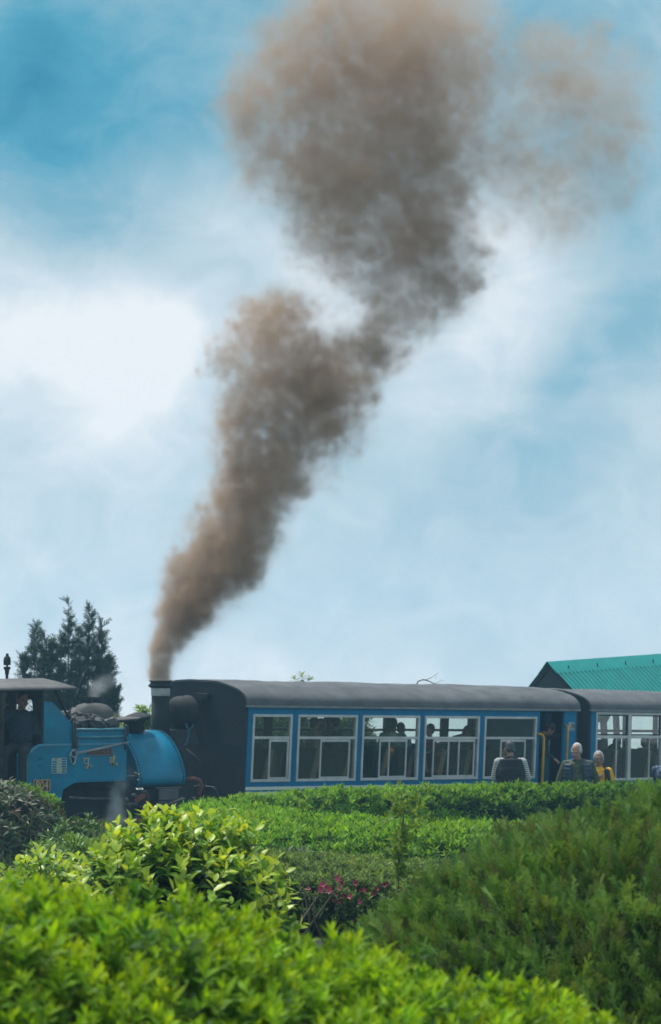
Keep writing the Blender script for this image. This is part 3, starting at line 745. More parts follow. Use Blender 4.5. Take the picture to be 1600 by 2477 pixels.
# table of repairs painted on the sheet
WP = pm('white_paint', (.62, .64, .55), .6, .1, 9)
m = MB()
tx0, tx1, tz0, tz1, ty = -3.735, -3.475, 1.30, 1.515, .0955
for k in range(7): z = tz0 + (tz1 - tz0) * k / 6; m.box(tx0, tx1, ty, .0995, z - .0028, z + .0028)
for x in (tx0, tx0 + .09, tx0 + .17, tx1): m.box(x - .0028, x + .0028, ty - .0006, .0990, tz0, tz1)
m.build('repair_table', WP, sp)
m = MB()
for k in range(6):
    z = tz0 + (tz1 - tz0) * (k + .5) / 6
    for j in range(2): m.box(tx0 + .10 + j * .034, tx0 + .125 + j * .034, ty, .0995, z - .010, z + .010)
m.box(tx0 + .02, tx0 + .05, ty, .0995, tz1 - .028, tz1 - .010); m.build('table_entries', pm('cream_entries', (.60, .56, .38), .6, .2, 30), sp)
# brass letters in Devanagari, built as raised strokes
def letters(name, segs, r):
    m = MB()
    for s in segs: m.tube([(x, .093, z) for x, z in s], r, 6)
    return m.build(name, BRASS, sp)
ax_, az_ = -3.18, 1.50          # pa + long u + dot
letters('letter', [[(ax_, az_), (ax_ + .115, az_)], [(ax_ + .095, az_), (ax_ + .095, az_ - .115), (ax_ + .085, az_ - .135), (ax_ + .055, az_ - .150), (ax_ + .045, az_ - .130), (ax_ + .065, az_ - .120), (ax_ + .10, az_ - .150)],
    [(ax_ + .022, az_), (ax_ + .022, az_ - .05), (ax_ + .035, az_ - .075), (ax_ + .095, az_ - .075)]], .0085)
letters('letter_dot', [[(ax_ + .145 + .014 * math.cos(a), az_ - .115 + .016 * math.sin(a)) for a in np.linspace(0, 2 * math.pi, 11)]], .0075)
bx_, bz_ = -2.70, 1.505         # sa + long i + dot
letters('letter', [[(bx_, bz_), (bx_ + .115, bz_)], [(bx_ + .075, bz_), (bx_ + .075, bz_ - .12)], [(bx_ + .100, bz_ - .12), (bx_ + .100, bz_ + .02), (bx_ + .090, bz_ + .035), (bx_ + .076, bz_ + .030), (bx_ + .074, bz_ + .01)],
    [(bx_ + .028, bz_), (bx_ + .030, bz_ - .035), (bx_ + .012, bz_ - .05), (bx_ + .006, bz_ - .065), (bx_ + .024, bz_ - .075), (bx_ + .036, bz_ - .118)], [(bx_ + .020, bz_ - .068), (bx_ + .075, bz_ - .055)]], .0085)
letters('letter_dot', [[(bx_ + .140 + .014 * math.cos(a), bz_ - .100 + .016 * math.sin(a)) for a in np.linspace(0, 2 * math.pi, 11)]], .0075)
def text_part(name, body, size, mat, parent, M, width=None, extrude=.003):
    c = bpy.data.curves.new(name, 'FONT'); c.body = body; c.size = size; c.extrude = extrude; c.align_x = 'CENTER'; c.align_y = 'CENTER'; c.resolution_u = 2
    o = bpy.data.objects.new(name, c); COL.objects.link(o)
    dg = bpy.context.evaluated_depsgraph_get(); me = bpy.data.meshes.new_from_object(o.evaluated_get(dg))
    bpy.data.objects.remove(o); me.materials.clear(); me.materials.append(mat); me.name = name
    if width:
        xs = [v.co.x for v in me.vertices]; s = width / max(1e-6, max(xs) - min(xs))
        for v in me.vertices: v.co.x *= s
    return link_mesh(name, me, parent, M)
FACE = Matrix(((1, 0, 0, 0), (0, 0, -1, 0), (0, 1, 0, 0), (0, 0, 0, 1)))   # text upright, facing -y
def facing(x, y, z): m_ = FACE.copy(); m_.translation = (x, y, z); return m_
npl = MB().box(-3.10, -2.64, .088, .0995, 1.545, 1.645).build('name_plate', pm('plate_brown', (.075, .032, .03), .5, .2, 9), loco)
m = MB(); frame_bars(m, -3.098, -2.642, 1.547, 1.643, .0845, .088, .009); m.build('border', pm('plate_edge', (.22, .17, .14), .5, .1, 9), npl)
text_part('lettering', 'QUEEN OF THE HILLS', .066, pm('plate_letter', (.20, .16, .14), .5, .1, 9), npl, facing(-2.87, .0865, 1.595), .41)
nb = MB().box(-4.065, -3.765, .088, .0995, 1.04, 1.215).build('number_plate', pm('plate_red', (.12, .035, .03), .5, .2, 9), loco)
m = MB(); frame_bars(m, -4.063, -3.767, 1.042, 1.213, .084, .088, .010); m.build('border', BRASS, nb)
text_part('numerals', '804', .185, BRASS, nb, facing(-3.915, .0855, 1.126), .22, .006)
# saddle tank round the smokebox
TX0, TX1 = -1.93, -1.03
half = [(0, 1.872), (.16, 1.865), (.32, 1.81), (.46, 1.71), (.58, 1.585), (.68, 1.44), (.745, 1.30), (.775, 1.18), (.77, 1.11), (.74, 1.06), (.68, 1.032), (.56, 1.02)]
prof = [(YC - a, b) for a, b in reversed(half)] + [(YC + a, b) for a, b in half[1:]]
tk = MB(); tk.prism(prof, 'x', TX0, TX1, smooth=False)
tank = tk.build('saddle_tank', LBLUE, loco, bevel=.03)
for p_ in tank.data.polygons: p_.use_smooth = True
nm = tank.modifiers.new('edges', 'EDGE_SPLIT'); nm.split_angle = R(45)
for xx in (TX0 - .006, TX1 + .006 - .03):
    b_ = MB(); b_.shell([(y + (YC - y) * -.008, z + .008) for y, z in prof[2:-2]], [(y, z) for y, z in prof[2:-2]], 'x', xx, xx + .03); b_.build('band', LBLUE, tank)
rv = MB()
def along(pr, step):
    out = []; acc = 0
    for (a, b), (c, d) in zip(pr[:-1], pr[1:]):
        L_ = math.hypot(c - a, d - b); t = (step - acc) if acc else 0
        while t < L_: out.append((a + (c - a) * t / L_, b + (d - b) * t / L_)); t += step
        acc = L_ - (t - step)
    return out
for (y, z) in along(prof[:13], .052):
    rv.ell((TX0 + .05, y - .004, z + .002), (.012, .012, .012), 6, 4); rv.ell((TX1 - .035, y - .004, z + .002), (.012, .012, .012), 6, 4)
    yy = YC + (y - YC) * .93; zz = 1.30 + (z - 1.30) * .93; rv.ell((TX0 - .004, yy, zz), (.007, .012, .012), 6, 4)
tag(rv.build('rivets', pm('rivet_blue', (.006, .035, .06), .4, .1, 5), tank), kind='stuff')
fcap = MB().lathe([(.12, TX0 - .9), (.125, TX0 - .9)], (0, YC, 0), 'x', 16)
# boiler, smokebox, chimney
MB().lathe([(.42, -2.42), (.43, -1.94)], (0, YC, 1.33), 'x', 24).build('boiler', BLACK, loco)
MB().lathe([(.46, TX1 + .002), (.47, -.80), (.45, -.775), (.40, -.765), (.05, -.73)], (0, YC, 1.33), 'x', 28).build('smokebox', BLACK, loco)
cxh = -.915
ch_ = MB().lathe([(.148, 1.70), (.142, 1.95), (.139, 2.40)], (cxh, YC, 0), 'z', 28).build('chimney', BLACK, loco)
MB().lathe([(.143, 2.40), (.146, 2.405), (.150, 2.515), (.146, 2.52)], (cxh, YC, 0), 'z', 28).build('chimney_band', WHITEB, ch_)
MB().lathe([(.150, 2.52), (.190, 2.545), (.196, 2.56), (.165, 2.59), (.158, 2.61), (.185, 2.635), (.183, 2.645), (.12, 2.645)], (cxh, YC, 0), 'z', 28).build('chimney_cap', BLACK, ch_)
# headlamp on its bracket
hl = MB().lathe([(.02, -.70), (.13, -.69), (.21, -.655), (.250, -.60), (.262, -.53), (.262, -.40), (.275, -.395), (.275, -.36), (.25, -.355)], (0, YC, 2.135), 'x', 30).build('headlamp', BLACK, loco)
MB().lathe([(.245, -.36), (.20, -.335), (.02, -.325)], (0, YC, 2.135), 'x', 30).build('lens', glass_mat('lamp_glass', dust_sheen=.2), hl)
m = MB(); m.box(-.80, -.34, YC - .16, YC + .16, 1.855, 1.875); m.tube([(-.74, YC - .12, 1.86), (-.74, YC - .12, 1.5)], .014, 6); m.tube([(-.40, YC - .13, 1.86), (-.70, YC - .13, 1.55)], .012, 6); m.build('lamp_platform', IRON, loco)
m = MB(); m.tube([(-.62, .88, 1.97), (-.60, .88, 1.91), (-.555, .88, 1.885), (-.50, .88, 1.895), (-.46, .88, 1.96)], .02, 7); m.tube([(-.545, .88, 1.89), (-.56, .88, 1.80), (-.60, .87, 1.68), (-.67, .86, 1.62)], .02, 7)
m.tube([(-.54, .885, 1.80), (-.44, .885, 1.66), (-.36, .885, 1.655), (-.37, .885, 1.70), (-.47, .885, 1.83)], .007, 6)
m.build('lamp_iron', pm('dull_blue', (.035, .12, .17), .5, .2, 9), loco)
m = MB(); m.tube([(-.72, .75, 1.58), (-.66, .55, 1.45), (-.63, .45, 1.25), (-.62, .43, 1.05), (-.62, .45, .90)], .022, 8); m.tube([(-.70, .70, 1.56), (-.60, .5, 1.36), (-.58, .46, 1.2), (-.585, .45, 1.0)], .010, 6); m.build('front_pipe', BLACK, loco)
m = MB(); m.tube([(-.95, .46, 1.13), (-.82, .42, 1.145), (-.72, .40, 1.11), (-.67, .41, 1.03), (-.67, .45, .93), (-.70, .5, .84)], .031, 9); m.build('brake_hose', RUBBER, loco)
# dome, safety valves, sand box lids
dm = MB().lathe([(.33, 1.86), (.335, 2.06), (.325, 2.15), (.285, 2.215), (.21, 2.27), (.12, 2.295), (.05, 2.30)], (-2.23, YC, 0), 'z', 30).build('dome', SAND, loco)
m = MB(); m.box(-2.37, -2.09, YC - .06, YC + .06, 2.365, 2.385); m.lathe([(.05, 2.285), (.05, 2.37)], (-2.31, YC, 0), 'z', 12); m.lathe([(.06, 2.285), (.06, 2.365)], (-2.15, YC, 0), 'z', 12); m.build('safety_valve', BLACK, dm)
def tilted_disc(name, c, r, h, tilt, mat, ax='Y'):
    m = MB().lathe([(r * .15, -h), (r * .8, -h * .6), (r, 0), (r * .97, .012), (r * .5, h * .5), (r * .1, h * .75)], (0, 0, 0), 'z', 26)
    return m.build(name, mat, loco, Matrix.Translation(c) @ Matrix.Rotation(R(tilt), 4, ax))
tilted_disc('sand_lid', (-1.95, .75, 2.055), .27, .05, -4, SAND)
tilted_disc('sand_lid', (-1.52, .98, 2.075), .235, .10, -9, BLACK)
MB().lathe([(.17, 1.86), (.15, 1.98), (.19, 2.03)], (-1.56, .98, 0), 'z', 20).build('sand_box', BLACK, loco)
# rods and levers
MB().tube([(-2.58, YC, 2.26), (-2.56, YC, 2.36), (-2.48, YC, 2.53)], .012, 7).build('lever', BLACK, loco)
MB().obox((-2.395, YC, 2.675), (.088, 0, .15), (0, .008, 0), (.024, 0, -.014)).build('lever_blade', BLACK, loco)
MB().tube([(-3.63, .22, 2.52), (-3.35, .20, 2.07)], .018, 8).build('roof_stay', BLACK, loco)
# cab
def cab_arc(o=0.0):
    return [(-.08 + 2.46 * k / 14, 2.505 - o + .145 * math.sin(math.pi * k / 14)) for k in range(15)]
rf = MB(); rf.shell(cab_arc(), cab_arc(.03), 'x', -6.0, -3.43)
roofc = rf.build('cab_roof', pm('cab_roof_grey', (.15, .14, .14), .8, .25, 5, dirt=.5, dirtcol=(.08, .08, .085)), loco)
for v in roofc.data.vertices:
    k = max(0, (v.co.x + 3.9) / .47)
    v.co.z += .035 * k * k * (1 if v.co.y < .8 else .3); v.co.z += .006 * math.sin(v.co.x * 9)
m = MB(); wall_with_openings(m, .14, 2.16, -3.90, -3.872, 1.05, 2.52, [(.36, .80, 2.10, 2.37), (1.5, 1.9, 2.10, 2.37)])
for i in range(len(m.v)): m.v[i] = (m.v[i][1], m.v[i][0], m.v[i][2])
cf = m.build('cab_front', BLACK, loco)
for (a, b) in ((.36, .80), (1.5, 1.9)):
    q = MB()
    for cyy, czz, s1, s2 in ((a, 2.37, 1, -1), (b, 2.37, -1, -1), (a, 2.10, 1, 1), (b, 2.10, -1, 1)):
        pr = [(cyy, czz)] + [(cyy + s1 * .09 * (1 - math.sin(t)), czz + s2 * .09 * (1 - math.cos(t))) for t in np.linspace(0, math.pi / 2, 7)]
        q.prism(pr, 'x', -3.901, -3.871)
    fr = MB(); frame_bars(fr, a, b, 2.10, 2.37, -3.897, -3.875, .008)
    for i in range(len(fr.v)): fr.v[i] = (fr.v[i][1], fr.v[i][0], fr.v[i][2])
    w_ = fr.build('spectacle', pm('yellow_wood', (.40, .27, .05), .6, .2, 9), cf); tag(q.build('corner_fillets', BLACK, w_), kind='stuff')
    g_ = MB().box(-3.889, -3.885, a + .008, b - .008, 2.108, 2.362); g_.build('pane', GLASS_FAR, w_)
MB().box(-6.0, -3.90, .14, 2.16, .95, 1.05).build('cab_floor', BLACK, loco)
MB().box(-5.98, -5.93, .14, 2.16, 1.05, 2.5).build('cab_back', BLACK, loco)
MB().box(-5.9, -3.91, 2.10, 2.16, 1.05, 1.60).build('cab_far_side', BLACK, loco)
MB().box(-5.93, -4.9, .10, .135, .90, 1.60).build('cab_side', LBLUE, loco)
m = MB(); m.lathe([(.035, 1.05), (.035, 2.30), (.05, 2.31), (.05, 2.34), (.035, 2.36), (.06, 2.42), (.075, 2.50)], (-4.60, .13, 0), 'z', 14); m.build('pillar', IRON, loco)
m = MB(); m.lathe([(.03, 1.60), (.03, 2.5)], (-3.86, 2.1, 0), 'z', 10); m.lathe([(.03, 1.05), (.03, 2.5)], (-5.9, .13, 0), 'z', 10); m.lathe([(.03, 1.6), (.03, 2.5)], (-5.9, 2.1, 0), 'z', 10); m.build('far_pillar', BLACK, loco)
MB().lathe([(.45, -4.55), (.47, -3.91)], (0, 1.25, 1.55), 'x', 24).build('firebox', BLACK, loco)
MB().box(-4.28, -3.92, .17, .62, 1.52, 1.60).build('cab_seat', BLACK, loco, bevel=.015)
MB().box(-4.26, -3.95, .22, .55, 1.05, 1.52).build('seat_box', BLACK, loco)
MB().box(-4.50, -4.38, .50, .62, 1.62, 1.86).build('red_can', pm('can_red', (.32, .035, .03), .5, .1, 8), loco, bevel=.02)
# whistle on the cab roof
wx, wy = -4.0, .88
m = MB().lathe([(.022, 2.60), (.022, 2.72), (.030, 2.73), (.034, 2.79), (.05, 2.805), (.052, 2.83), (.046, 2.84)], (wx, wy, 0), 'z', 16)
m.lathe([(.050, 2.862), (.054, 2.87), (.056, 2.93), (.048, 2.975), (.028, 2.99), (.020, 3.01), (.024, 3.025), (.012, 3.035)], (wx, wy, 0), 'z', 16); m.lathe([(.016, 2.83), (.016, 2.87)], (wx, wy, 0), 'z', 8)
m.build('whistle', BLACK, loco)
MB().tube([(wx - .02, wy, 2.645), (wx - .25, wy, 2.67), (wx - .6, wy, 2.73)], .007, 6).build('whistle_cord', BLACK, loco)
# running gear
MB().box(-3.9, -.85, .42, .47, .48, 1.00).build('frame_plate', BLACK, loco)
MB().box(-3.9, -.85, 1.83, 1.88, .48, 1.00).build('frame_plate', BLACK, loco)
MB().box(-3.5, -1.95, .5, 1.8, .75, 1.15).build('well_tank', BLACK, loco)
for xw in (-3.05, -2.05):
    for yy, s_ in ((.36, -1), (1.86, 1)):
        w = MB().lathe([(.33, -.05), (.335, .045), (.28, .05), (.275, .01), (.09, .01), (.09, .06), (.03, .065)] if s_ > 0 else [(.03, -.065), (.09, -.06), (.09, -.01), (.275, -.01), (.28, -.05), (.335, -.045), (.33, .05)], (xw, yy, .37), 'y', 28)
        wh = w.build('wheel', BLACK, loco)
        sp_ = MB()
        for k in range(8):
            a = k * math.pi / 4; sp_.obox((xw + .18 * math.cos(a), yy + .012 * s_, .37 + .18 * math.sin(a)), (.10 * math.cos(a), 0, .10 * math.sin(a)), (0, .012, 0), (-.018 * math.sin(a), 0, .018 * math.cos(a)))
        sp_.build('spokes', BLACK, wh)
MB().obox((-2.55, .275, .46), (.56, 0, .0), (0, .015, 0), (0, 0, .035)).build('coupling_rod', IRON, loco)
MB().obox((-1.95, .245, .62), (.48, 0, .12), (0, .015, 0), (-.006, 0, .028)).build('connecting_rod', IRON, loco)
MB().obox((-1.37, .28, .70), (.22, 0, .06), (0, .15, 0), (-.035, 0, .13)).build('cylinder', BLACK, loco, bevel=.05)
m = MB(); m.box(-1.62, -1.25, .26, .29, .845, 1.005); m.box(-1.67, -1.20, .27, .30, 1.015, 1.03); m.box(-1.49, -1.455, .255, .262, .84, 1.0); m.build('oil_box', pm('box_grey', (.13, .135, .14), .6, .25, 6, dirt=.5), loco, bevel=.004)
m = MB(); m.box(-1.66, -1.28, .24, .26, .76, .825); m.box(-1.44, -1.41, .235, .24, .77, .86); m.build('cylinder_cover', IRON, loco)
m = MB(); m.obox((-2.03, .20, .90), (.11, 0, .05), (0, .012, 0), (-.018, 0, .038)); m.build('link_arm', RED, loco)
m = MB(); m.tube([(-1.93, .19, .96), (-1.90, .19, .95), (-1.895, .19, .66)], .022, 8); m.tube([(-2.02, .18, .98), (-1.93, .18, .985)], .018, 8); m.tube([(-1.97, .20, .73), (-1.94, .20, .70), (-1.91, .20, .64), (-1.89, .20, .55)], .018, 8); m.build('valve_link', IRON, loco)
m = MB(); m.tube([(-2.05, .19, .76), (-1.98, .19, .755), (-1.935, .19, .71), (-1.915, .19, .62), (-1.915, .19, .55)], .013, 8); m.build('red_pipe', RED, loco)
m = MB(); m.tube([(-2.72, .12, 1.10), (-2.64, .11, 1.07), (-2.60, .11, .95), (-2.585, .11, .75), (-2.57, .11, .40)], .012, 7); m.build('drain_pipe', IRON, loco)
m = MB(); m.tube([(-3.35, .2, .93), (-2.9, .2, .90), (-2.4, .2, .89)], .022, 7); m.tube([(-2.38, .16, 1.12), (-2.38, .16, .85)], .035, 8); m.tube([(-2.36, .18, .80), (-2.1, .18, .80)], .025, 8); m.build('pipework', IRON, loco)
for xx, zz in ((-2.25, .78), (-2.15, .92), (-2.30, .86)): MB().ell((xx, .2, zz), (.045, .05, .045), 10, 7).build('valve_body', IRON, loco)
m = MB(); m.tube([(-2.33, .16, 1.22), (-2.05, .30, 1.22), (-1.97, .35, 1.20)], .010, 6); m.build('cock_rod', IRON, loco)
m = MB(); m.tube([(-2.05, .32, 1.27), (-1.96, .36, 1.235)], .014, 8); m.ell((-1.94, .37, 1.23), (.025, .02, .022), 8, 6); m.ell((-1.95, .37, 1.15), (.018, .018, .02), 8, 6); m.build('cock_handle', pm('polished_brass', (.75, .66, .42), .25, .1, 9, metal=.8), loco)
fb = MB(); fb.box(-4.0, -.9, .12, .16, .525, .60); fb.build('foot_rail', RED, loco)
MB().box(-4.0, -.9, .16, .40, .575, .592).build('footplate', IRON, loco)
MB().box(-.93, -.85, .15, 2.15, .50, .78).build('buffer_beam', BLACK, loco)
m = MB(); m.box(-.85, -.50, 1.0, 1.3, .60, .74); m.build('coupler', IRON, loco, bevel=.02)
# coal heaped in the bunker
rng_c = np.random.default_rng(3); cm = MB()
for k in range(190):
    x = rng_c.uniform(-3.28, -2.46); y = rng_c.uniform(.2, 1.5); top = 2.17 - .28 * max(0, (x + 2.95)) - .12 * abs(y - .7)
    z = rng_c.uniform(1.86, max(1.9, top)); r = rng_c.uniform(.04, .085) * (1.0 if y > .35 else .8)
    rot = Matrix.Rotation(rng_c.uniform(0, 6.3), 3, Vector([float(q) for q in rng_c.normal(size=3)]))
    n0 = len(cm.v); cm.ell((x, y, z), (r * 1.3, r, r * .8), 6, 4, rot)
    for i in range(n0, len(cm.v)): cm.v[i] = tuple(c + rng_c.uniform(-.018, .018) for c in cm.v[i])
for (x, y, z, r) in ((-3.12, .28, 2.0, .15), (-2.80, .26, 1.99, .16), (-2.55, .30, 1.97, .15), (-2.98, .55, 2.08, .14), (-2.66, .55, 2.04, .13), (-3.2, .5, 2.12, .1)):
    n0 = len(cm.v); cm.ell((x, y, z), (r * 1.25, r * .8, r * .75), 7, 5, Matrix.Rotation(rng_c.uniform(-.5, .5), 3, 'Y'))
    for i in range(n0, len(cm.v)): cm.v[i] = tuple(c + rng_c.uniform(-.02, .02) for c in cm.v[i])
cm.sm = [False] * len(cm.f)
tag(cm.build('coal', COALM, None, ML), kind='stuff')
# steam: a wisp at the safety valve and leaking steam by the wheels
def lp(x, y, z): return tuple(ML @ Vector((x, y, z)))
STEAM = smoke_mat('steam_vapour', 6.0, (.93, .95, .97), .2)
pf = [(lp(-2.22, YC, 2.42), .10, .22), (lp(-2.18, YC, 2.5), .14, .20), (lp(-2.12, YC, 2.56), .16, .16), (lp(-1.98, YC, 2.62), .16, .12), (lp(-1.85, YC, 2.68), .16, .08)]
c0 = lp(-2.1, YC, 2.55); smoke_volume('steam', (c0[0] - .6, c0[1] - .4, c0[2] - .3), (c0[0] + .6, c0[1] + .4, c0[2] + .5), .03, pf, STEAM, 4, warp=.08)
pf = [(lp(-2.62 + dx, .0, z), r, w) for dx, z, r, w in ((0, 1.12, .10, .4), (-.03, 1.0, .12, .7), (0, .88, .14, .8), (-.04, .76, .15, .9), (.0, .64, .16, .9), (-.08, .56, .16, .7), (.08, .55, .13, .5), (.12, 1.1, .16, .25), (.18, 1.3, .18, .15))]
c0 = lp(-2.6, 0, .9); smoke_volume('steam', (c0[0] - .55, c0[1] - .35, c0[2] - .6), (c0[0] + .55, c0[1] + .35, c0[2] + .75), .03, pf, STEAM, 8, warp=.08)

# track under the train
for k, (x0, x1, M_) in enumerate(((-6.2, 7.5, M1), (0, 6.6, M2))):
    t = MB()
    for yy in (.84, 1.46): t.box(x0, x1, yy - .025, yy + .025, -.10, 0.0)
    for j in range(int((x1 - x0) / .6)): t.box(x0 + j * .6, x0 + j * .6 + .2, .4, 1.9, -.2, -.10)
    tag(t.build('railway_track', IRON, None, M_), kind='structure')

# ================================================================== STATION SHELTER (teal corrugated roof beyond the second coach)
TEAL = pm('teal_sheet', (.007, .29, .265), .42, .10, 3, bump=.02, dirt=.2, dirtcol=(.03, .20, .18))
TEAL_D = pm('teal_under', (.02, .16, .14), .6, .1, 3)
shel = empty('station_shelter', Matrix.Translation((4.40, 52.2, 3.20)) @ Matrix.Rotation(R(45), 4, 'Z') @ Matrix.Rotation(R(-3.6), 4, 'Y'),
             'station shelter with steep teal corrugated roof behind the second coach', 'shelter')
PHI = R(42.5); HW = 1.18; LEN = 9.0; pitch_ = .1294
def corr_sheet(x0, x1, side):
    n = int(round((x1 - x0) / pitch_)); m = 6
    top = []; v = []; f = []
    for k in range(n * m + 1):
        x = x0 + (x1 - x0) * k / (n * m); ph = (k % m) / m
        h = .034 * (1 if ph < .34 else (0 if .5 <= ph < .84 else .5))
        for s in (0.0, HW / math.cos(PHI)):
            for t in (0, -.004):
                hh = h + t
                v.append((x, side * (-1) * (s * math.cos(PHI)) + side * -1 * hh * math.sin(PHI), -s * math.sin(PHI) + hh * math.cos(PHI)))
    for k in range(n * m):
        a = k * 4; b = a + 4
        f += [(a, b, b + 2, a + 2), (a + 1, a + 3, b + 3, b + 1), (a + 2, b + 2, b + 3, a + 3), (a, a + 1, b + 1, b)]
    return MB().add(v, f)
for side in (1, -1):
    for k in range(9):
        corr_sheet(k * 1.035, k * 1.035 + 1.035, side).build('roof_sheet', TEAL, shel)
rc = MB()
rc.shell([(-.24, -.19), (-.01, .045), (.01, .045), (.24, -.19)], [(-.24, -.196), (-.01, .037), (.01, .037), (.24, -.196)], 'x', -.03, LEN + .35, smooth=False)
rcap = rc.build('ridge_cap', TEAL, shel)
m = MB()
for k in range(9): m.box(.42 + k * .93, .432 + k * .93, -.19, -.17, -.15, -.05)
m.build('ridge_bolt', BLACK, rcap)
MB().prism([(-HW + .05, -HW * math.tan(PHI) - .02), (-.02, -.05), (.02, -.05), (HW - .05, -HW * math.tan(PHI) - .02)], 'x', .05, .08).build('gable', pm('gable_dark', (.03, .045, .045), .8, .2, 3), shel)
m = MB(); m.box(.05, .10, -HW - .02, -HW + .04, -HW * math.tan(PHI) - .10, -HW * math.tan(PHI) - .03)
for side in (1, -1):
    for x in (0.03,): m.obox((x, -side * HW / 2, -HW / 2 * math.tan(PHI) - .05), (0, side * HW / 2, HW / 2 * math.tan(PHI)), (.02, 0, 0), (0, -.02 * side, .02))
m.build('barge_board', BLACK, shel)
for k in range(4):
    for side in (1, -1):
        x = .6 + k * 2.6; y = -side * (HW - .3); zt = -(HW - .3) * math.tan(PHI) - .02
        p = MB().box(x - .05, x + .05, y - .05, y + .05, -3.4, zt).build('post', IRON, shel)
        MB().tube([(x, y, zt - .45), (x + .38, y, zt - .05)], .04, 6).build('brace', TEAL_D, p)
        MB().tube([(x, y, zt - .45), (x - .38, y, zt - .05)], .04, 6).build('brace', TEAL_D, p)
for side in (1, -1): MB().box(.1, LEN + .2, -side * (HW - .3) - .04, -side * (HW - .3) + .04, -(HW - .3) * math.tan(PHI) - .18, -(HW - .3) * math.tan(PHI) - .06).build('beam', TEAL_D, shel)

# ================================================================== PLANTS
def rand_unit(n): v = RNG.normal(size=(n, 3)); return v / np.linalg.norm(v, axis=1, keepdims=True)
def norm(v): return v / np.maximum(np.linalg.norm(v, axis=-1, keepdims=True), 1e-9)
def basis(z, up=None, spin=None):
    """rotation matrices whose columns are x, y, z axes; z given, spun at random about it"""
    n = len(z); a = rand_unit(n) if up is None else up
    x = norm(np.cross(a, z)); y = np.cross(z, x)
    if spin is not None:
        c, s = np.cos(spin)[:, None], np.sin(spin)[:, None]; x, y = x * c + y * s, y * c - x * s
    return np.stack([x, y, z], axis=2)
def leaf_template(L, Wd, fold=.25, droop=.15, wide=.45, fine=True):
    """leaf along +z, upper face towards +y"""
    if fine:
        ts, ws = [0, .12, wide, .75, 1], [0, .30, .5, .34, 0]
    else:
        ts, ws = [0, wide, 1], [0, .5, 0]
    v = []; f = []; rows = []
    for t, w in zip(ts, ws):
        y0 = -droop * L * t * t
        if w == 0: rows.append([len(v)]); v.append((0, y0, t * L))
        else:
            rows.append([len(v), len(v) + 1, len(v) + 2])
            v += [(-w * Wd, y0 + fold * w * Wd, t * L), (0, y0, t * L), (w * Wd, y0 + fold * w * Wd, t * L)]
    for a, b in zip(rows[:-1], rows[1:]):
        if len(a) == 1: f += [(a[0], b[1], b[0]), (a[0], b[2], b[1])]
        elif len(b) == 1: f += [(a[0], a[1], b[0]), (a[1], a[2], b[0])]
        else: f += [(a[0], a[1], b[1]), (a[0], b[1], b[0]), (a[1], a[2], b[2]), (a[1], b[2], b[1])]
    return np.array(v), np.array(f)
def lerp(a, b, t): return np.asarray(a) * (1 - t) + np.asarray(b) * t
def shoot_template(n, stem, L, Wd, young, old_dark, rng, fine=False, spread=(75, 25), droop=.15, fold=.25, stemcol=(.12, .14, .05), jitter=.12, curl=0.0):
    """a twig along +z carrying n leaves, young at the tip"""
    V = []; F = []; T = []; k0 = 0
    sv = np.array([(-.0016, 0, 0), (.0016, 0, 0), (0, .0016, stem)]) * np.array([1 + stem * 6, 1 + stem * 6, 1]); V.append(sv); F.append(np.array([(0, 1, 2)])); T.append(np.tile(stemcol, (3, 1))); k0 = 3
    for i in range(n):
        t = (i + .5) / n
        az = i * 2.39996 + rng.normal() * .3; el = R(spread[0] + (spread[1] - spread[0]) * t + rng.normal() * 9)
        sc = (.75 + .5 * math.sin(math.pi * min(1, t * .9 + .12))) * (1 + rng.normal() * .12)
        v, f = leaf_template(L * sc, Wd * sc, fold, droop + rng.normal() * .05, .42, fine)
        d = np.array([math.sin(el) * math.cos(az), math.sin(el) * math.sin(az), math.cos(el)])
        up = np.array([-math.cos(el) * math.cos(az), -math.cos(el) * math.sin(az), math.sin(el)])
        x = np.cross(up, d)
        M = np.stack([x, up, d], 1)
        V.append(v @ M.T + np.array([0, 0, stem * (.25 + .75 * t)])); F.append(f + k0); k0 += len(v)
        c = lerp(old_dark, young, min(1, max(0, t * 1.15 - .1 + rng.normal() * jitter))) * (1 + rng.normal() * .08)
        T.append(np.tile(np.clip(c, 0.002, 1), (len(v), 1)))
    return np.concatenate(V), np.concatenate(F), np.concatenate(T)
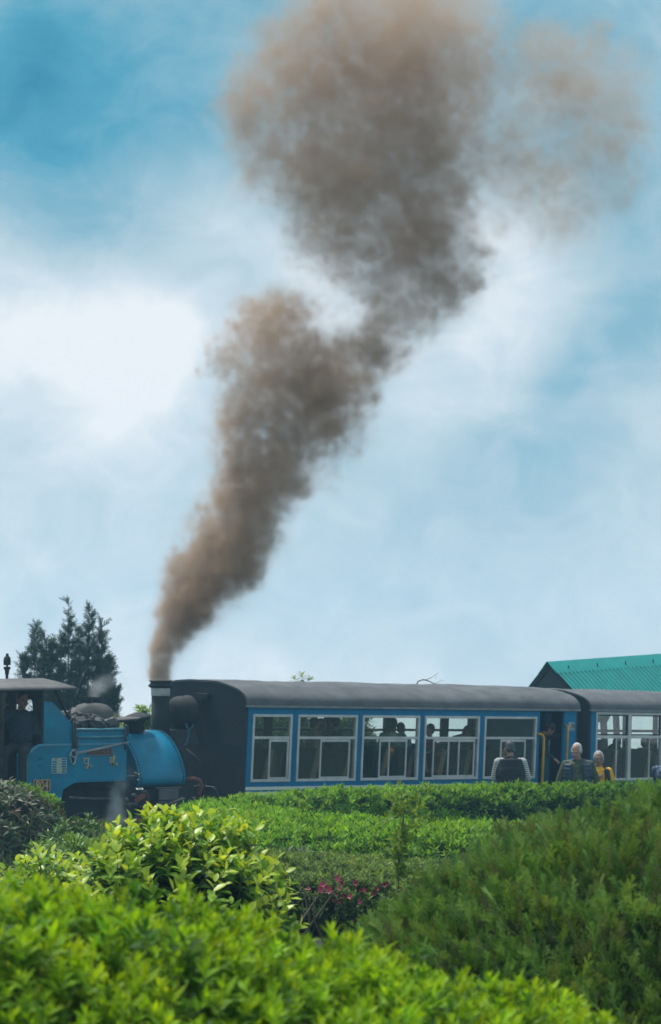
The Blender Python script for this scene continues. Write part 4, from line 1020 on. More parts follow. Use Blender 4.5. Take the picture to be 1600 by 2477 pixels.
def spray_template(L, rng, col_a, col_b, n=9):
    """flat feathery conifer spray along +z"""
    V = []; F = []; T = []; k0 = 0
    def sliver(p, d, l, w, c):
        nonlocal k0
        side = np.cross(d, [0, 1, 0]); side = side / (np.linalg.norm(side) + 1e-9)
        v = np.array([p + side * w, p + d * l, p - side * w]); V.append(v); F.append(np.array([(0, 1, 2)]) + k0); k0 += 3
        T.append(np.tile(c, (3, 1)))
    sliver(np.zeros(3), np.array([0, 0, 1.]), L, L * .028, col_b)
    for i in range(n):
        t = (i + 1) / (n + 1); s = 1 if i % 2 else -1
        el = R(38 + rng.normal() * 7); d = np.array([s * math.sin(el), rng.normal() * .16, math.cos(el)]); d /= np.linalg.norm(d)
        l = L * (.52 * (1 - t * .75)) * (1 + rng.normal() * .15); p = np.array([0, 0, t * L * .95])
        c = lerp(col_a, col_b, min(1, max(0, t + rng.normal() * .2)))
        sliver(p, d, l, L * .040, c)
        for j in (.32, .66):
            for q in (1, -1):
                e2 = R(34) * q; d2 = np.array([d[0] * math.cos(e2) + d[2] * math.sin(e2), d[1] + rng.normal() * .12, d[2] * math.cos(e2) - d[0] * math.sin(e2)])
                sliver(p + d * l * j, d2, l * .46 * (1.2 - j), L * .030, c * (1 + rng.normal() * .1))
    return np.concatenate(V), np.concatenate(F), np.clip(np.concatenate(T), .002, 1)
CAMP = np.array([0, 0, 1.95])
def foliage(parent, piece, templates, pos, rot, scale, var, mat, tintmul=None, singles=0, score=None, base='foliage'):
    """pieces that show largest become parts of their own (sharing meshes); the rest one joined part of kind stuff"""
    n = len(pos); order = np.arange(n)
    if singles:
        s = score if score is not None else -np.linalg.norm(pos - CAMP, axis=1)
        order = np.argsort(-s)
        meshes = [np_mesh(piece, v, f, t, mat) for v, f, t in templates]
        for i in order[:singles]:
            o = bpy.data.objects.new(piece, meshes[var[i]]); COL.objects.link(o); o.parent = parent
            m = Matrix([[float(rot[i, a, b]) * float(scale[i]) for b in range(3)] + [float(pos[i, a])] for a in range(3)] + [[0, 0, 0, 1]])
            o.matrix_basis = m
        order = order[singles:]
    V = []; F = []; T = []; k0 = 0
    for k, (v, f, t) in enumerate(templates):
        sel = order[var[order] == k]
        if not len(sel): continue
        P = np.einsum('nij,vj->nvi', rot[sel] * scale[sel][:, None, None], v) + pos[sel][:, None, :]
        V.append(P.reshape(-1, 3)); F.append((f[None] + (np.arange(len(sel)) * len(v))[:, None, None] + k0).reshape(-1, 3)); k0 += len(sel) * len(v)
        tt = np.broadcast_to(t[None], (len(sel), len(v), 3))
        if tintmul is not None: tt = tt * tintmul[sel][:, None, :]
        T.append(np.clip(tt, .001, 1).reshape(-1, 3))
    o = link_mesh(base, np_mesh(base, np.concatenate(V), np.concatenate(F), np.concatenate(T), mat), parent)
    tag(o, kind='stuff'); return o
def surf(fn, nu, nv):
    """surface grid -> points, faces"""
    u, v = np.meshgrid(np.linspace(0, 1, nu), np.linspace(0, 1, nv), indexing='ij')
    P = np.stack(fn(u, v), -1); idx = np.arange(nu * nv).reshape(nu, nv)
    q = np.stack([idx[:-1, :-1], idx[1:, :-1], idx[1:, 1:], idx[:-1, 1:]], -1).reshape(-1, 4)
    return P.reshape(-1, 3), q
def sample(P, q, n, out_from=None):
    a, b, c, d = (P[q[:, i]] for i in range(4))
    nr = np.cross(c - a, d - b); ar = np.linalg.norm(nr, axis=1) / 2; nr = norm(nr)
    k = RNG.choice(len(q), n, p=ar / ar.sum()); s, t = RNG.random((2, n, 1))
    p = (a[k] * (1 - s) + b[k] * s) * (1 - t) + (d[k] * (1 - s) + c[k] * s) * t
    return p, nr[k], ar.sum()
def bump3(P, amp, per):
    """gentle unevenness of a clipped surface"""
    x, y, z = P[:, 0] / per, P[:, 1] / per, P[:, 2] / per
    return amp * (np.sin(x * 5.1 + 1.3 * np.sin(y * 3.7)) + np.sin(y * 4.3 + 1.7 * np.sin(z * 4.1) + x * 2.2) + .6 * np.sin(x * 9.7 + z * 8.3 + y * 7.1)) / 2.6
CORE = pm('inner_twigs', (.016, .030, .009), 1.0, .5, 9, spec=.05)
BARK = pm('shrub_bark', (.10, .085, .065), .9, .3, 12, bump=.3)
LEAF = leaf_mat('hedge_leaf', .55, .38, .16)
LEAFG = leaf_mat('glossy_leaf', .40, .38, .4)
LEAFD = leaf_mat('dark_leaf', .5, .22)
NEEDLE = leaf_mat('conifer_leaf', .6, .25, .25)
def clipped_plant(name, label, cat, P, q, centre_dir, templates, n, piece, depth, mat, group=None, singles=0, lean=(.9, .55, .45), tintvar=.12, scale=(.8, 1.25),
                  core=.10, bumps=(.03, .5), frontw=True, patch=None, corem=None, shade_shoots=0):
    """P,q: outer skin. templates scattered over it; a shrunken inner body of twigs keeps it from being see-through"""
    t = empty(name, None, label, cat, group)
    p, nr, area = sample(P, q, n)
    if centre_dir is not None:
        flip = ((p - centre_dir) * nr).sum(1) < 0; nr[flip] *= -1
    k = RNG.random(n) ** 1.6 * depth
    p = p + nr * bump3(p, *bumps)[:, None] - nr * k[:, None]
    d = norm(nr * lean[0] + np.array([0, 0, lean[1]]) + rand_unit(n) * lean[2])
    rot = basis(d); sc = RNG.uniform(*scale, n)
    tm = 1 + RNG.normal(size=(n, 3)) * np.array([.5, .35, .5]) * tintvar + RNG.normal(size=(n, 1)) * tintvar
    if patch: tm = tm * (1 + bump3(p, *patch)[:, None] * np.array([1.1, .8, .6]))
    view = norm(CAMP - p); face = (nr * view).sum(1)
    score = np.where(face > .05, sc / np.linalg.norm(p - CAMP, axis=1) - k * .02, -9)
    var = RNG.integers(0, len(templates), n)
    if shade_shoots:      # darker older shoots; shade of sides and inside painted into leaf colour
        old_dark = RNG.random(n) < np.clip(.08 + .6 * (k / depth) + .75 * (1 - sstep(.15, .85, nr[:, 2])), 0, .93)
        nt = len(templates); var = np.where(old_dark, nt - shade_shoots + RNG.integers(0, shade_shoots, n), RNG.integers(0, nt - shade_shoots, n))
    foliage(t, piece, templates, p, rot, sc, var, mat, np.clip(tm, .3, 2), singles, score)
    # inner body
    a, b, c_, d_ = (P[q[:, i]] for i in range(4)); fn = norm(np.cross(c_ - a, d_ - b))
    vn = np.zeros_like(P)
    for i in range(4): np.add.at(vn, q[:, i], fn)
    vn = norm(vn)
    if centre_dir is not None:
        fl = ((P - centre_dir) * vn).sum(1) < 0; vn[fl] *= -1
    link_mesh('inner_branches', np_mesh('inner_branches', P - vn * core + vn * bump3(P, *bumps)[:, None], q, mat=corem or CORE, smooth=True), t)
    return t
rgt = np.random.default_rng(17)
# colours of leaves: young growth and old growth
YG, MG, DG = (.32, .48, .012), (.115, .27, .012), (.035, .105, .016)

# --- nearest hedge: a rounded bright green mound across the bottom of the view
hx = np.array([-2.2, -1.5, -.77, -.37, .03, .33, .68, 1.1, 1.7]); hz_ = np.array([1.60, 1.62, 1.60, 1.555, 1.44, 1.37, 1.255, 1.07, .75])
def near_fn(u, v):
    X = -2.0 + 3.5 * u; top = np.interp(X, hx, hz_) - .092
    a = (v - .5) * math.pi * 1.0
    Y = 6.15 - .95 * np.sign(np.sin(a)) * np.abs(np.sin(a)) ** .8 * -1 + .15 * X
    base = .32; Zz = base + (top - base) * np.abs(np.cos(a)) ** .42
    return X, Y, Zz
P, q = surf(near_fn, 60, 40)
sh_near = [shoot_template(12, .064, .034, .0125, YG, MG, rgt, fine=False, spread=(72, 20), droop=.12, fold=.35, jitter=.16) for _ in range(6)] + [shoot_template(11, .068, .035, .0130, (.075, .185, .014), (.026, .085, .012), rgt, fine=False, spread=(78, 28), droop=.12, fold=.3, jitter=.2) for _ in range(4)]  # last templates darker: shade of the lower front put into leaf colour
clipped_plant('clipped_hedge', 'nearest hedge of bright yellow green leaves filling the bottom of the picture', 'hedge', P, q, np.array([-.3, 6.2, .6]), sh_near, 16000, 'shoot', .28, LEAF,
              group='clipped hedges of the garden', singles=300, lean=(.55, .8, .5), core=.30, bumps=(.045, .33), patch=(.2, .4), tintvar=.14, shade_shoots=4)

# --- dark conifer mound on the right
def dome_fn(c, r, p=2.0, zmin=-.6):
    def f(u, v):
        a = u * 2 * math.pi; th = v * (math.pi / 2 + .75)
        return c[0] + r[0] * np.sin(th) * np.cos(a), c[1] + r[1] * np.sin(th) * np.sin(a), c[2] + r[2] * np.cos(th)
    return f
P, q = surf(dome_fn((1.30, 9.2, .24), (1.58, 1.5, 1.39)), 90, 40)
CA, CB = (.080, .18, .032), (.225, .345, .085)
sprays = [spray_template(.098, rgt, CA, CB) for _ in range(7)] + [spray_template(.09, rgt, (.12, .13, .06), (.15, .18, .07)), spray_template(.10, rgt, (.11, .22, .04), (.25, .38, .07))]
clipped_plant('conifer_shrub', 'large dark green feathery conifer mound at the right edge', 'shrub', P, q, np.array([1.3, 9.2, .3]), sprays, 30000, 'spray', .12, NEEDLE, singles=300,
              lean=(.8, .5, .6), core=.13, bumps=(.05, .45), patch=(.12, .45), tintvar=.17, scale=(.6, 1.3))

# --- glossy broad-leaved shrub left of the middle, single leaves
def leaf_shrub(name, label, centre, radii, nshoot, L, cols, singles, piece='leaf', leaves=8, group=None, stem=.13, flat=1.0, seedp=0):
    t = empty(name, None, label, 'shrub', group)
    P, q = surf(dome_fn(centre, radii), 60, 30); c = np.array(centre)
    p, nr, _ = sample(P, q, nshoot); fl = ((p - c) * nr).sum(1) < 0; nr[fl] *= -1
    k = RNG.random(nshoot) ** 1.5 * .20
    p = p + nr * bump3(p, .06, .45)[:, None] - nr * k[:, None]
    d = norm(nr * .7 + np.array([0, 0, .75]) + rand_unit(nshoot) * .4); B = basis(d)
    pos = []; rot = []; var = []; tm = []; sc = []; stems = MB()
    for i in range(nshoot):
        for j in range(leaves):
            tt = (j + .5) / leaves; az = j * 2.4 + RNG.normal() * .3; el = R(82 - 52 * tt + RNG.normal() * 10)
            dl = B[i] @ np.array([math.sin(el) * math.cos(az), math.sin(el) * math.sin(az), math.cos(el)])
            up = B[i] @ np.array([-math.cos(el) * math.cos(az), -math.cos(el) * math.sin(az), math.sin(el)])
            up = up + np.array([0, 0, .5]); up = up - dl * up.dot(dl); up /= np.linalg.norm(up)
            rot.append(np.stack([np.cross(up, dl), up, dl], 1)); pos.append(p[i] + d[i] * stem * (tt - .4))
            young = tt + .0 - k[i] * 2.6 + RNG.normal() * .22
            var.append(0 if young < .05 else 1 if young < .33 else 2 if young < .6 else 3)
            sc.append((1.12 - .45 * tt) * RNG.uniform(.75, 1.15)); g = 1 + RNG.normal() * .1; tm.append((g * (1 + RNG.normal() * .08), g, g))
        if i % 2 == 0: stems.tube([p[i] - d[i] * stem * .9, p[i] + d[i] * stem * .5], [.005, .002], 4, caps=False)
    pos, rot, var, tm, sc = map(np.array, (pos, rot, var, tm, sc))
    temps = []
    for cc in cols:
        v, f = leaf_template(L, L * .52, .20, .18, .5, True)
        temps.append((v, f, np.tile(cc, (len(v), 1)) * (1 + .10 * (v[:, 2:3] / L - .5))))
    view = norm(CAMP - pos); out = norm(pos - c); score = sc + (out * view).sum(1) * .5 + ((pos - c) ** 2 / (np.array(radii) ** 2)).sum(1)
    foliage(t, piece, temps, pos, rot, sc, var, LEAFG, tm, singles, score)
    tag(stems.build('stems', BARK, t), kind='stuff')
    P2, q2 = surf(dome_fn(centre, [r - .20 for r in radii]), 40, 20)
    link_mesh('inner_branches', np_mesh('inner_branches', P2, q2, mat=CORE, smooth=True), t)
    return t
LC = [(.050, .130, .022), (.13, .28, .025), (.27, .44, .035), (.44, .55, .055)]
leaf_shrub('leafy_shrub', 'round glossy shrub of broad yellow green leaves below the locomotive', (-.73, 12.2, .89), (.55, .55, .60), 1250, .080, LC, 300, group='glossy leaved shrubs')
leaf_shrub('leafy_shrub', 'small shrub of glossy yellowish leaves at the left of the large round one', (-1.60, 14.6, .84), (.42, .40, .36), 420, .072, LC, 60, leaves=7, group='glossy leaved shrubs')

# --- clipped hedges in the middle distance
def path_hedge(pts, half, top, base, power=.5):
    pts = np.array(pts, float)
    seg = np.concatenate([[0], np.cumsum(np.linalg.norm(np.diff(pts[:, :2], axis=0), axis=1))]); seg /= seg[-1]
    def f(u, v):
        X = np.interp(u, seg, pts[:, 0]); Y = np.interp(u, seg, pts[:, 1]); T = np.interp(u, seg, pts[:, 2]); H = np.interp(u, seg, pts[:, 3])
        e = 1e-3; dx = np.interp(np.clip(u + e, 0, 1), seg, pts[:, 0]) - np.interp(np.clip(u - e, 0, 1), seg, pts[:, 0]); dy = np.interp(np.clip(u + e, 0, 1), seg, pts[:, 1]) - np.interp(np.clip(u - e, 0, 1), seg, pts[:, 1])
        l = np.hypot(dx, dy); nx_, ny_ = -dy / l, dx / l
        endc = np.sqrt(np.clip(1 - np.clip((np.abs(u - .5) - .46) / .04, 0, 1) ** 2, 0, 1))
        a = (v - .5) * math.pi; s = np.sign(np.sin(a)) * np.abs(np.sin(a)) ** .75 * H * (.25 + .75 * endc)
        return X + nx_ * s, Y + ny_ * s, base + (T - base) * np.abs(np.cos(a)) ** power * (.35 + .65 * endc)
    return f
def mid_hedge(label, pts, base, n, cols, L, group, singles=300, power=.45, depth=.16, patch=(.2, .7), lean=(.6, .7, .5), nl=8):
    pts = [(x, y, t - .11, h) for x, y, t, h in pts]
    P, q = surf(path_hedge(pts, 1, 1, base, power), 120, 30)
    t_ = [shoot_template(nl, L * 1.5, L, L * .36, cols[0], cols[1], rgt, fine=False, jitter=.2) for _ in range(6)] + [shoot_template(nl, L * 1.5, L, L * .36, np.array(cols[1]) * .85, np.array(cols[1]) * .45, rgt, fine=False, jitter=.2) for _ in range(4)]  # later templates darkened to paint shade on hedge sides and inside
    c = P.mean(0); c[2] = base
    a, b, c_, d_ = (P[q[:, i]] for i in range(4)); fn = np.cross(c_ - a, d_ - b)
    if fn[:, 2].sum() < 0: q = q[:, ::-1]
    return clipped_plant('clipped_hedge', label, 'hedge', P, q, None, t_, n, 'shoot', depth, LEAF, group, singles, lean=lean, core=.14, bumps=(.035, .5), patch=patch, tintvar=.14, shade_shoots=4)
HG = 'clipped hedges of the garden'
HC = ((.25, .44, .026), (.070, .195, .026))
# behind: along the platform, in front of the train
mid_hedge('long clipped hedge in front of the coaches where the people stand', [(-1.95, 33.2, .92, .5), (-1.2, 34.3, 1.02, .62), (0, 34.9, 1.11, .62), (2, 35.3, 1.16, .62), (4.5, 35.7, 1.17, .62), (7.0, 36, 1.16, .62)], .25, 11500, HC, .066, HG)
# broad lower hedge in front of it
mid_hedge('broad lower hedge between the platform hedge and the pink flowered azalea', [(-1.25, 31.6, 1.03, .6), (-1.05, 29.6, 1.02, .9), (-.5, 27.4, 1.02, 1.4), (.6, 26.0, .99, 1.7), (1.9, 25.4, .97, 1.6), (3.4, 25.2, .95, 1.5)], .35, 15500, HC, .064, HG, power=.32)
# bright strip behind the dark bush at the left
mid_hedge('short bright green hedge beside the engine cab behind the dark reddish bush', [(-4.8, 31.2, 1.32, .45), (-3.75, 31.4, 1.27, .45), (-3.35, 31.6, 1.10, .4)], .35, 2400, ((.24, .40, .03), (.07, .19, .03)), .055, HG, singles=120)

# azalea hedge with pink flowers and bare stems below
AZ = ((.20, .29, .075), (.08, .14, .05))
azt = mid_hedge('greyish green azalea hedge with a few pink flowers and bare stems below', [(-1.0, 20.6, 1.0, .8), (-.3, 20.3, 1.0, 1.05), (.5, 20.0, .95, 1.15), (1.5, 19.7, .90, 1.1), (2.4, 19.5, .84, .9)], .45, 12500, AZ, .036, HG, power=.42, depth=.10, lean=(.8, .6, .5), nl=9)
azt.name = 'azalea_hedge'
st = MB()
for k in range(46):
    x = RNG.uniform(-.5, 1.3); y0 = 18.75 + RNG.uniform(-.05, .5); h = RNG.uniform(.25, .42); dx = RNG.normal() * .16
    st.tube([(x, y0, .36), (x + dx * .5, y0 - .02, .36 + h * .55), (x + dx + RNG.normal() * .05, y0 - RNG.uniform(0, .12), .38 + h)], [.010, .008, .004], 5)
tag(st.build('stems', BARK, azt), kind='stuff')
PINK = pm('azalea_pink', (.50, .09, .15), .55, .2, 40); PINKD = pm('azalea_deep', (.22, .03, .045), .55, .25, 40)
def flower_mesh(mat, r):
    m = MB()
    for k in range(5):
        a = 2 * math.pi * k / 5; ca, sa = math.cos(a), math.sin(a)
        c0 = Vector((0, 0, -r * .5)); tip = Vector((ca * r, sa * r, r * .25)); s_ = Vector((-sa, ca, 0)) * r * .42; mid = Vector((ca * r * .6, sa * r * .6, r * .02))
        m.add([c0, mid - s_, tip, mid + s_, mid + Vector((0, 0, -.10 * r))], [(0, 1, 4), (1, 2, 4), (2, 3, 4), (3, 0, 4)])
    m.ell((0, 0, 0), (r * .12, r * .12, r * .3), 5, 4)
    return m.mesh('flower', mat)
fm = [flower_mesh(PINK, .021), flower_mesh(PINKD, .019)]
def pix(x, y, Y): return (x - 770) / 6000 * Y, 1.95 - (y - 1690) / 6000 * Y
flw = [(762 + RNG.normal() * 16, 2063 + RNG.normal() * 7, 0) for _ in range(9)] + [(802 + RNG.normal() * 22, 2072 + RNG.normal() * 14, 1) for _ in range(6)] + [(895 + RNG.normal() * 28, 2062 + RNG.normal() * 10, 1) for _ in range(6)]
flw += [(815, 2082, 0), (848, 2068, 0), (838, 2095, 0), (890, 2118, 1), (893, 2128, 0), (786, 2040, 0), (934, 2076, 0), (940, 2100, 1), (790, 2048, 0), (905, 2100, 1), (925, 2085, 1), (820, 2140, 1), (870, 2075, 1)]
for (x, y, k) in flw:
    Y = 18.72 + RNG.uniform(-.08, .05); X, Z = pix(x, y, Y)
    d = Vector((RNG.normal() * .4, -1, .25 + RNG.normal() * .3)); o = link_mesh('flower', fm[k], azt)
    o.matrix_basis = Matrix.Translation((X, Y, Z)) @ d.to_track_quat('Z', 'Y').to_matrix().to_4x4() @ Matrix.Scale(RNG.uniform(.8, 1.3), 4)

# dark bush with reddish growth at the left
P, q = surf(dome_fn((-4.05, 29.2, .50), (1.10, .95, .78)), 70, 30)
DT = [shoot_template(8, .10, .085, .026, (.075, .105, .040), (.030, .052, .028), rgt, droop=.35, spread=(95, 45)) for _ in range(5)] + [shoot_template(8, .10, .08, .024, (.16, .060, .045), (.05, .05, .03), rgt, droop=.35, spread=(95, 45))]
db = clipped_plant('dark_bush', 'dull dark green bush with reddish shoots hiding the engine wheels at the left edge', 'bush', P, q, np.array([-4.05, 29.2, .5]), DT, 3800, 'shoot', .22, LEAFD, singles=200, lean=(.75, .1, .5), core=.2, bumps=(.06, .5), patch=(.2, .5))
def wild_plant(label, x, y, Y, w, h, n, L, cols, name='low_plant'):
    X, Z = pix(x, y, Y); zb = float(ground_z(X, Y))
    hh = max(h, .1)
    P, q = surf(dome_fn((X, Y, Z - h * .5), (w, w, h * .55)), 24, 14)
    t_ = [shoot_template(8, L * 1.4, L, L * .34, cols[0], cols[1], rgt, droop=.2) for _ in range(4)]
    return clipped_plant(name, label, 'plant', P, q, np.array([X, Y, Z - h * .5]), t_, n, 'shoot', .12, LEAFD, singles=60, core=.10, lean=(.5, .8, .5), bumps=(.05, .3))
wild_plant('loose green undergrowth between the dark bush and the glossy shrub', 212, 1935, 26.5, .45, .5, 320, .075, ((.12, .22, .045), (.045, .10, .03)))
wild_plant('light green low plants just above the small glossy shrub', 160, 1975, 22, .36, .40, 300, .065, ((.20, .33, .06), (.07, .16, .03)))
wild_plant('bright low plants behind the upper left of the glossy shrub', 235, 1975, 21, .40, .40, 320, .06, ((.20, .32, .05), (.07, .16, .03)))
wild_plant('grey green weeds at the left foot of the broad lower hedge', 675, 1995, 22.4, .30, .25, 200, .05, ((.13, .17, .07), (.06, .08, .04)))
# broad blades beside the glossy shrub
bl = empty('blade_plant', None, 'clump of a few broad pale strap leaves standing before the red foot rail', 'plant')
BLM = leaf_mat('blade_leaf', .4, .25)
for (x0, y0, x1, y1, w) in ((236, 1965, 247, 1905, .035), (244, 1965, 252, 1912, .03), (262, 1962, 276, 1898, .03), (228, 1968, 222, 1920, .03), (255, 1966, 262, 1925, .03), (205, 1968, 195, 1942, .025), (270, 1968, 290, 1930, .025)):
    Y = 24.5; a = Vector((pix(x0, y0, Y)[0], Y, pix(x0, y0, Y)[1])); b = Vector((pix(x1, y1, Y)[0], Y - .1, pix(x1, y1, Y)[1]))
    ax = (b - a); L_ = ax.length
    v, f = leaf_template(L_ * 1.25, w * 1.6, .3, .06, .4, True)
    a = a - ax * .25
    o = link_mesh('blade', np_mesh('blade', v, f, np.tile((.12, .19, .11), (len(v), 1)), BLM), bl)
    Rm = ax.to_track_quat('Z', 'Y').to_matrix().to_4x4() @ Matrix.Rotation(R(200), 4, 'Z'); o.matrix_basis = Matrix.Translation(a) @ Rm
# thin sapling in front of the broad hedge
sp0 = empty('sapling', None, 'thin upright sapling with a leafy top before the broad lower hedge', 'sapling')
Y = 17.0; path = [(930, 2120), (925, 2040), (932, 1965), (938, 1910), (945, 1862)]
pp = [Vector((pix(x, y, Y)[0], Y, pix(x, y, Y)[1])) for x, y in path]; pp = [Vector((pp[0].x, Y, .38))] + pp
MB().tube(pp, [.011, .010, .008, .007, .005, .003], 6).build('trunk', BARK, sp0)
ps = []; ds = []
for i in range(105):
    t = RNG.random() ** .8; k = 1 + t * 4; i0 = min(int(k), 4); c = pp[i0].lerp(pp[i0 + 1], k - i0)
    wd = .03 + .05 * (1 if t > .62 else .75 if t < .32 else .12)
    ps.append(np.array(c) + RNG.normal(size=3) * wd * .75); ds.append(norm(RNG.normal(size=3) * .6 + np.array([0, 0, .7])))
ps, ds = np.array(ps), np.array(ds)
st_ = [shoot_template(5, .04, .045, .02, (.27, .38, .05), (.13, .22, .05), rgt) for _ in range(3)]
foliage(sp0, 'twig', st_, ps, basis(ds), RNG.uniform(.7, 1.2, 105), RNG.integers(0, 3, 105), LEAF, None, 40)
# grass at the left in front of the dark bush, and leaf litter
gn = 5200; gxx = RNG.uniform(-5.2, -1.5, gn); gyy = RNG.uniform(22.5, 30.5, gn)
gp = np.stack([gxx, gyy, ground_z(gxx, gyy)], 1); gd = norm(RNG.normal(size=(gn, 3)) * .35 + np.array([0, 0, 1]))
v1, f1 = leaf_template(.20, .010, .2, .25, .3, False)
gt = [(v1, f1, np.tile(c, (len(v1), 1))) for c in ((.06, .12, .03), (.09, .15, .04), (.13, .12, .06), (.045, .09, .03))]
gr = empty('grass_root'); bpy.data.objects.remove(gr)
gro = foliage(None, 'grass', gt, gp, basis(gd), RNG.uniform(.5, 1.5, gn), RNG.integers(0, 4, gn), LEAFD, None, 0, base='grass')
sm_ = MB()
for (x, y, r) in ((45, 2035, .10), (22, 2045, .07), (58, 2044, .06)):
    X, Z = pix(x, y, 25.6); n0 = len(sm_.v); sm_.ell((X, 25.6, Z), (r * 1.4, r, r * .7), 8, 6)
    for i in range(n0, len(sm_.v)): sm_.v[i] = tuple(c + random.uniform(-.012, .012) for c in sm_.v[i])
    so = sm_.build('stone', pm('stone_grey', (.22, .19, .19), .9, .3, 12, bump=.4), None); sm_ = MB()
    tag(so, {45: 'largest pale stone on the bare soil left of the small glossy shrub', 22: 'middle sized pale stone nearest the left edge on bare soil', 58: 'smallest pale stone closest to the small glossy shrub'}[x], 'stone')

# ------------------------------------------------------------------ trees behind the train
def tree(name, label, stems, crown, mat, group=None, cat='tree', barkm=None):
    """stems: list of (polyline, radii); crown: list of (templates, pos, rot, scale)"""
    t = empty(name, None, label, cat, group)
    for pl, rd in stems[:1]: MB().tube(pl, rd, 8).build('trunk', barkm or BARK, t)
    if len(stems) > 1:
        m = MB()
        for pl, rd in stems[1:]: m.tube(pl, rd, 5, caps=False)
        tag(m.build('branches', barkm or BARK, t), kind='stuff')
    tp, pos, rot, sc, tm = crown
    foliage(t, 'twig', tp, pos, rot, sc, RNG.integers(0, len(tp), len(pos)), mat, tm, 0, base='crown')
    return t
# dark conifer with several leaders behind the cab
Y = 54.0
def px3(x, y, Y=Y, dy=0): X, Z = pix(x, y, Y); return Vector((X, Y + dy, Z))
leaders = [(160, 1405, 160, 1700, 1.0), (207, 1410, 205, 1700, 1.0), (238, 1455, 236, 1700, .9), (85, 1455, 82, 1700, .9), (103, 1475, 106, 1700, .7), (122, 1502, 125, 1700, .7), (60, 1530, 64, 1700, .6), (255, 1540, 250, 1700, .7), (185, 1470, 184, 1700, .8), (140, 1490, 142, 1700, .8), (270, 1605, 262, 1700, .5)]
stems = []; ps = []; ds = []
for i, (x, y, xb, yb, s) in enumerate(leaders):
    dy = RNG.uniform(-.5, .5); a = px3(xb, yb, dy=dy); b = px3(x, y, dy=dy); a.z -= .8
    stems.append(([Vector((px3(165, 1800).x, Y, -1.2)), a.lerp(Vector((px3(165, 1800).x, Y, .5)), .35), a, a.lerp(b, .5), b], [.10 * s, .06 * s, .035 * s, .018 * s, .005]))
    top = b.z; H = b.z - a.z
    for k in range(int(210 * s)):
        t = RNG.random(); z = b.z - t * H
        reach = (.03 + .50 * min(1, t * 1.15) ** 1.35) * s * RNG.uniform(.6, 1.15)
        az = RNG.uniform(0, 2 * math.pi); el = RNG.uniform(.55, .95)
        base_ = a.lerp(b, 1 - t); tip = base_ + Vector((math.cos(az) * reach * .8, math.sin(az) * reach * .8, reach * el))
        stems.append(([base_, base_.lerp(tip, .55) + Vector((0, 0, -.02)), tip], [.008, .005, .002]))
        nn = max(3, int(reach / .045))
        for j in range(nn):
            f_ = (j + 1) / nn; p_ = base_.lerp(tip, f_); ps.append(np.array(p_) + RNG.normal(size=3) * .02); dd = np.array((tip - base_).normalized()) + RNG.normal(size=3) * .45 + np.array([0, 0, .35]); ds.append(norm(dd))
ps, ds = np.array(ps), np.array(ds); kx = 770 + ps[:, 0] / ps[:, 1] * 6000; ky = 1690 - (ps[:, 2] - 1.95) / ps[:, 1] * 6000
keep = ~((kx < 95) & (ky > 1600)) & (RNG.random(len(ps)) < np.clip(.35 + (4.2 - ps[:, 2]) * .6, .35, 1)); ps, ds = ps[keep], ds[keep]
cs = [spray_template(.21, rgt, (.032, .068, .042), (.065, .11, .060), 7) for _ in range(5)]
tree('conifer_tree', 'dark bluish green conifer with several thin leaders behind the engine cab', stems, (cs, ps, basis(ds), RNG.uniform(.7, 1.3, len(ps)), np.clip(1 + RNG.normal(size=(len(ps), 1)) * .22 + np.zeros((1, 3)), .4, 1.8)), NEEDLE)
def broad_bush(label, x0, x1, ytop, Y, n, L, cols, name='broadleaf_shrub', zb=.2, round_=.8, bare=0.0, cat='shrub', group='shrubs beyond the train', lumps=None):
    X0 = pix(x0, 0, Y)[0]; X1 = pix(x1, 0, Y)[0]; Z1 = pix(0, ytop, Y)[1]; c = Vector(((X0 + X1) / 2, Y, (zb + Z1) / 2)); rx = (X1 - X0) / 2; rz = (Z1 - zb) / 2
    stems = [([Vector((c.x, Y, zb - 1.0)), Vector((c.x + .05, Y, c.z)), Vector((c.x, Y, Z1 - .25))], [.06, .04, .012])]; ps = []; ds = []
    nb = max(8, n // 26)
    for k in range(nb):
        v = rand_unit(1)[0]; v[2] = abs(v[2]) * .9 + (-.2 if RNG.random() < .35 else 0.0); r_ = RNG.uniform(.55, 1.0)
        tip = Vector((c.x + v[0] * rx * r_, Y + v[1] * max(.35, rx * .6) * r_, c.z + v[2] * rz * r_)); bs = Vector((c.x + v[0] * rx * .1, Y, max(zb, tip.z - rz * .7)))
        stems.append(([bs, bs.lerp(tip, .5) + Vector((0, 0, .04)), tip], [.014, .009, .004]))
        for j in range(26):
            f_ = .45 + .6 * RNG.random(); p_ = bs.lerp(tip, f_); ps.append(np.array(p_) + RNG.normal(size=3) * .07); ds.append(norm(np.array(tip - bs) / (tip - bs).length * .6 + RNG.normal(size=3) * .45 + np.array([0, 0, .55])))
    ps, ds = np.array(ps), np.array(ds)
    t_ = [shoot_template(8, L * .8, L, L * .26, cols[0], cols[1], rgt, droop=.3, spread=(95, 25)) for _ in range(4)]
    tm = np.clip(1 + RNG.normal(size=(len(ps), 1)) * .18 + RNG.normal(size=(len(ps), 3)) * .05, .4, 1.8)
    return tree(name, label, stems, (t_, ps, basis(ds), RNG.uniform(.75, 1.25, len(ps)), tm), LEAF, group, cat)
LG = ((.26, .38, .07), (.10, .20, .05))
broad_bush('light green shrub with tufted leaves between the dome and the chimney', 232, 318, 1624, 46.0, 900, .12, LG)
broad_bush('second tufted light green shrub just left of the chimney', 308, 375, 1628, 46.6, 700, .12, LG)
broad_bush('leafy tree behind the coach with only its tip showing above the roof', 560, 760, 1590, 52.0, 2400, .13, ((.16, .25, .07), (.06, .12, .05)), name='broadleaf_tree', cat='tree')
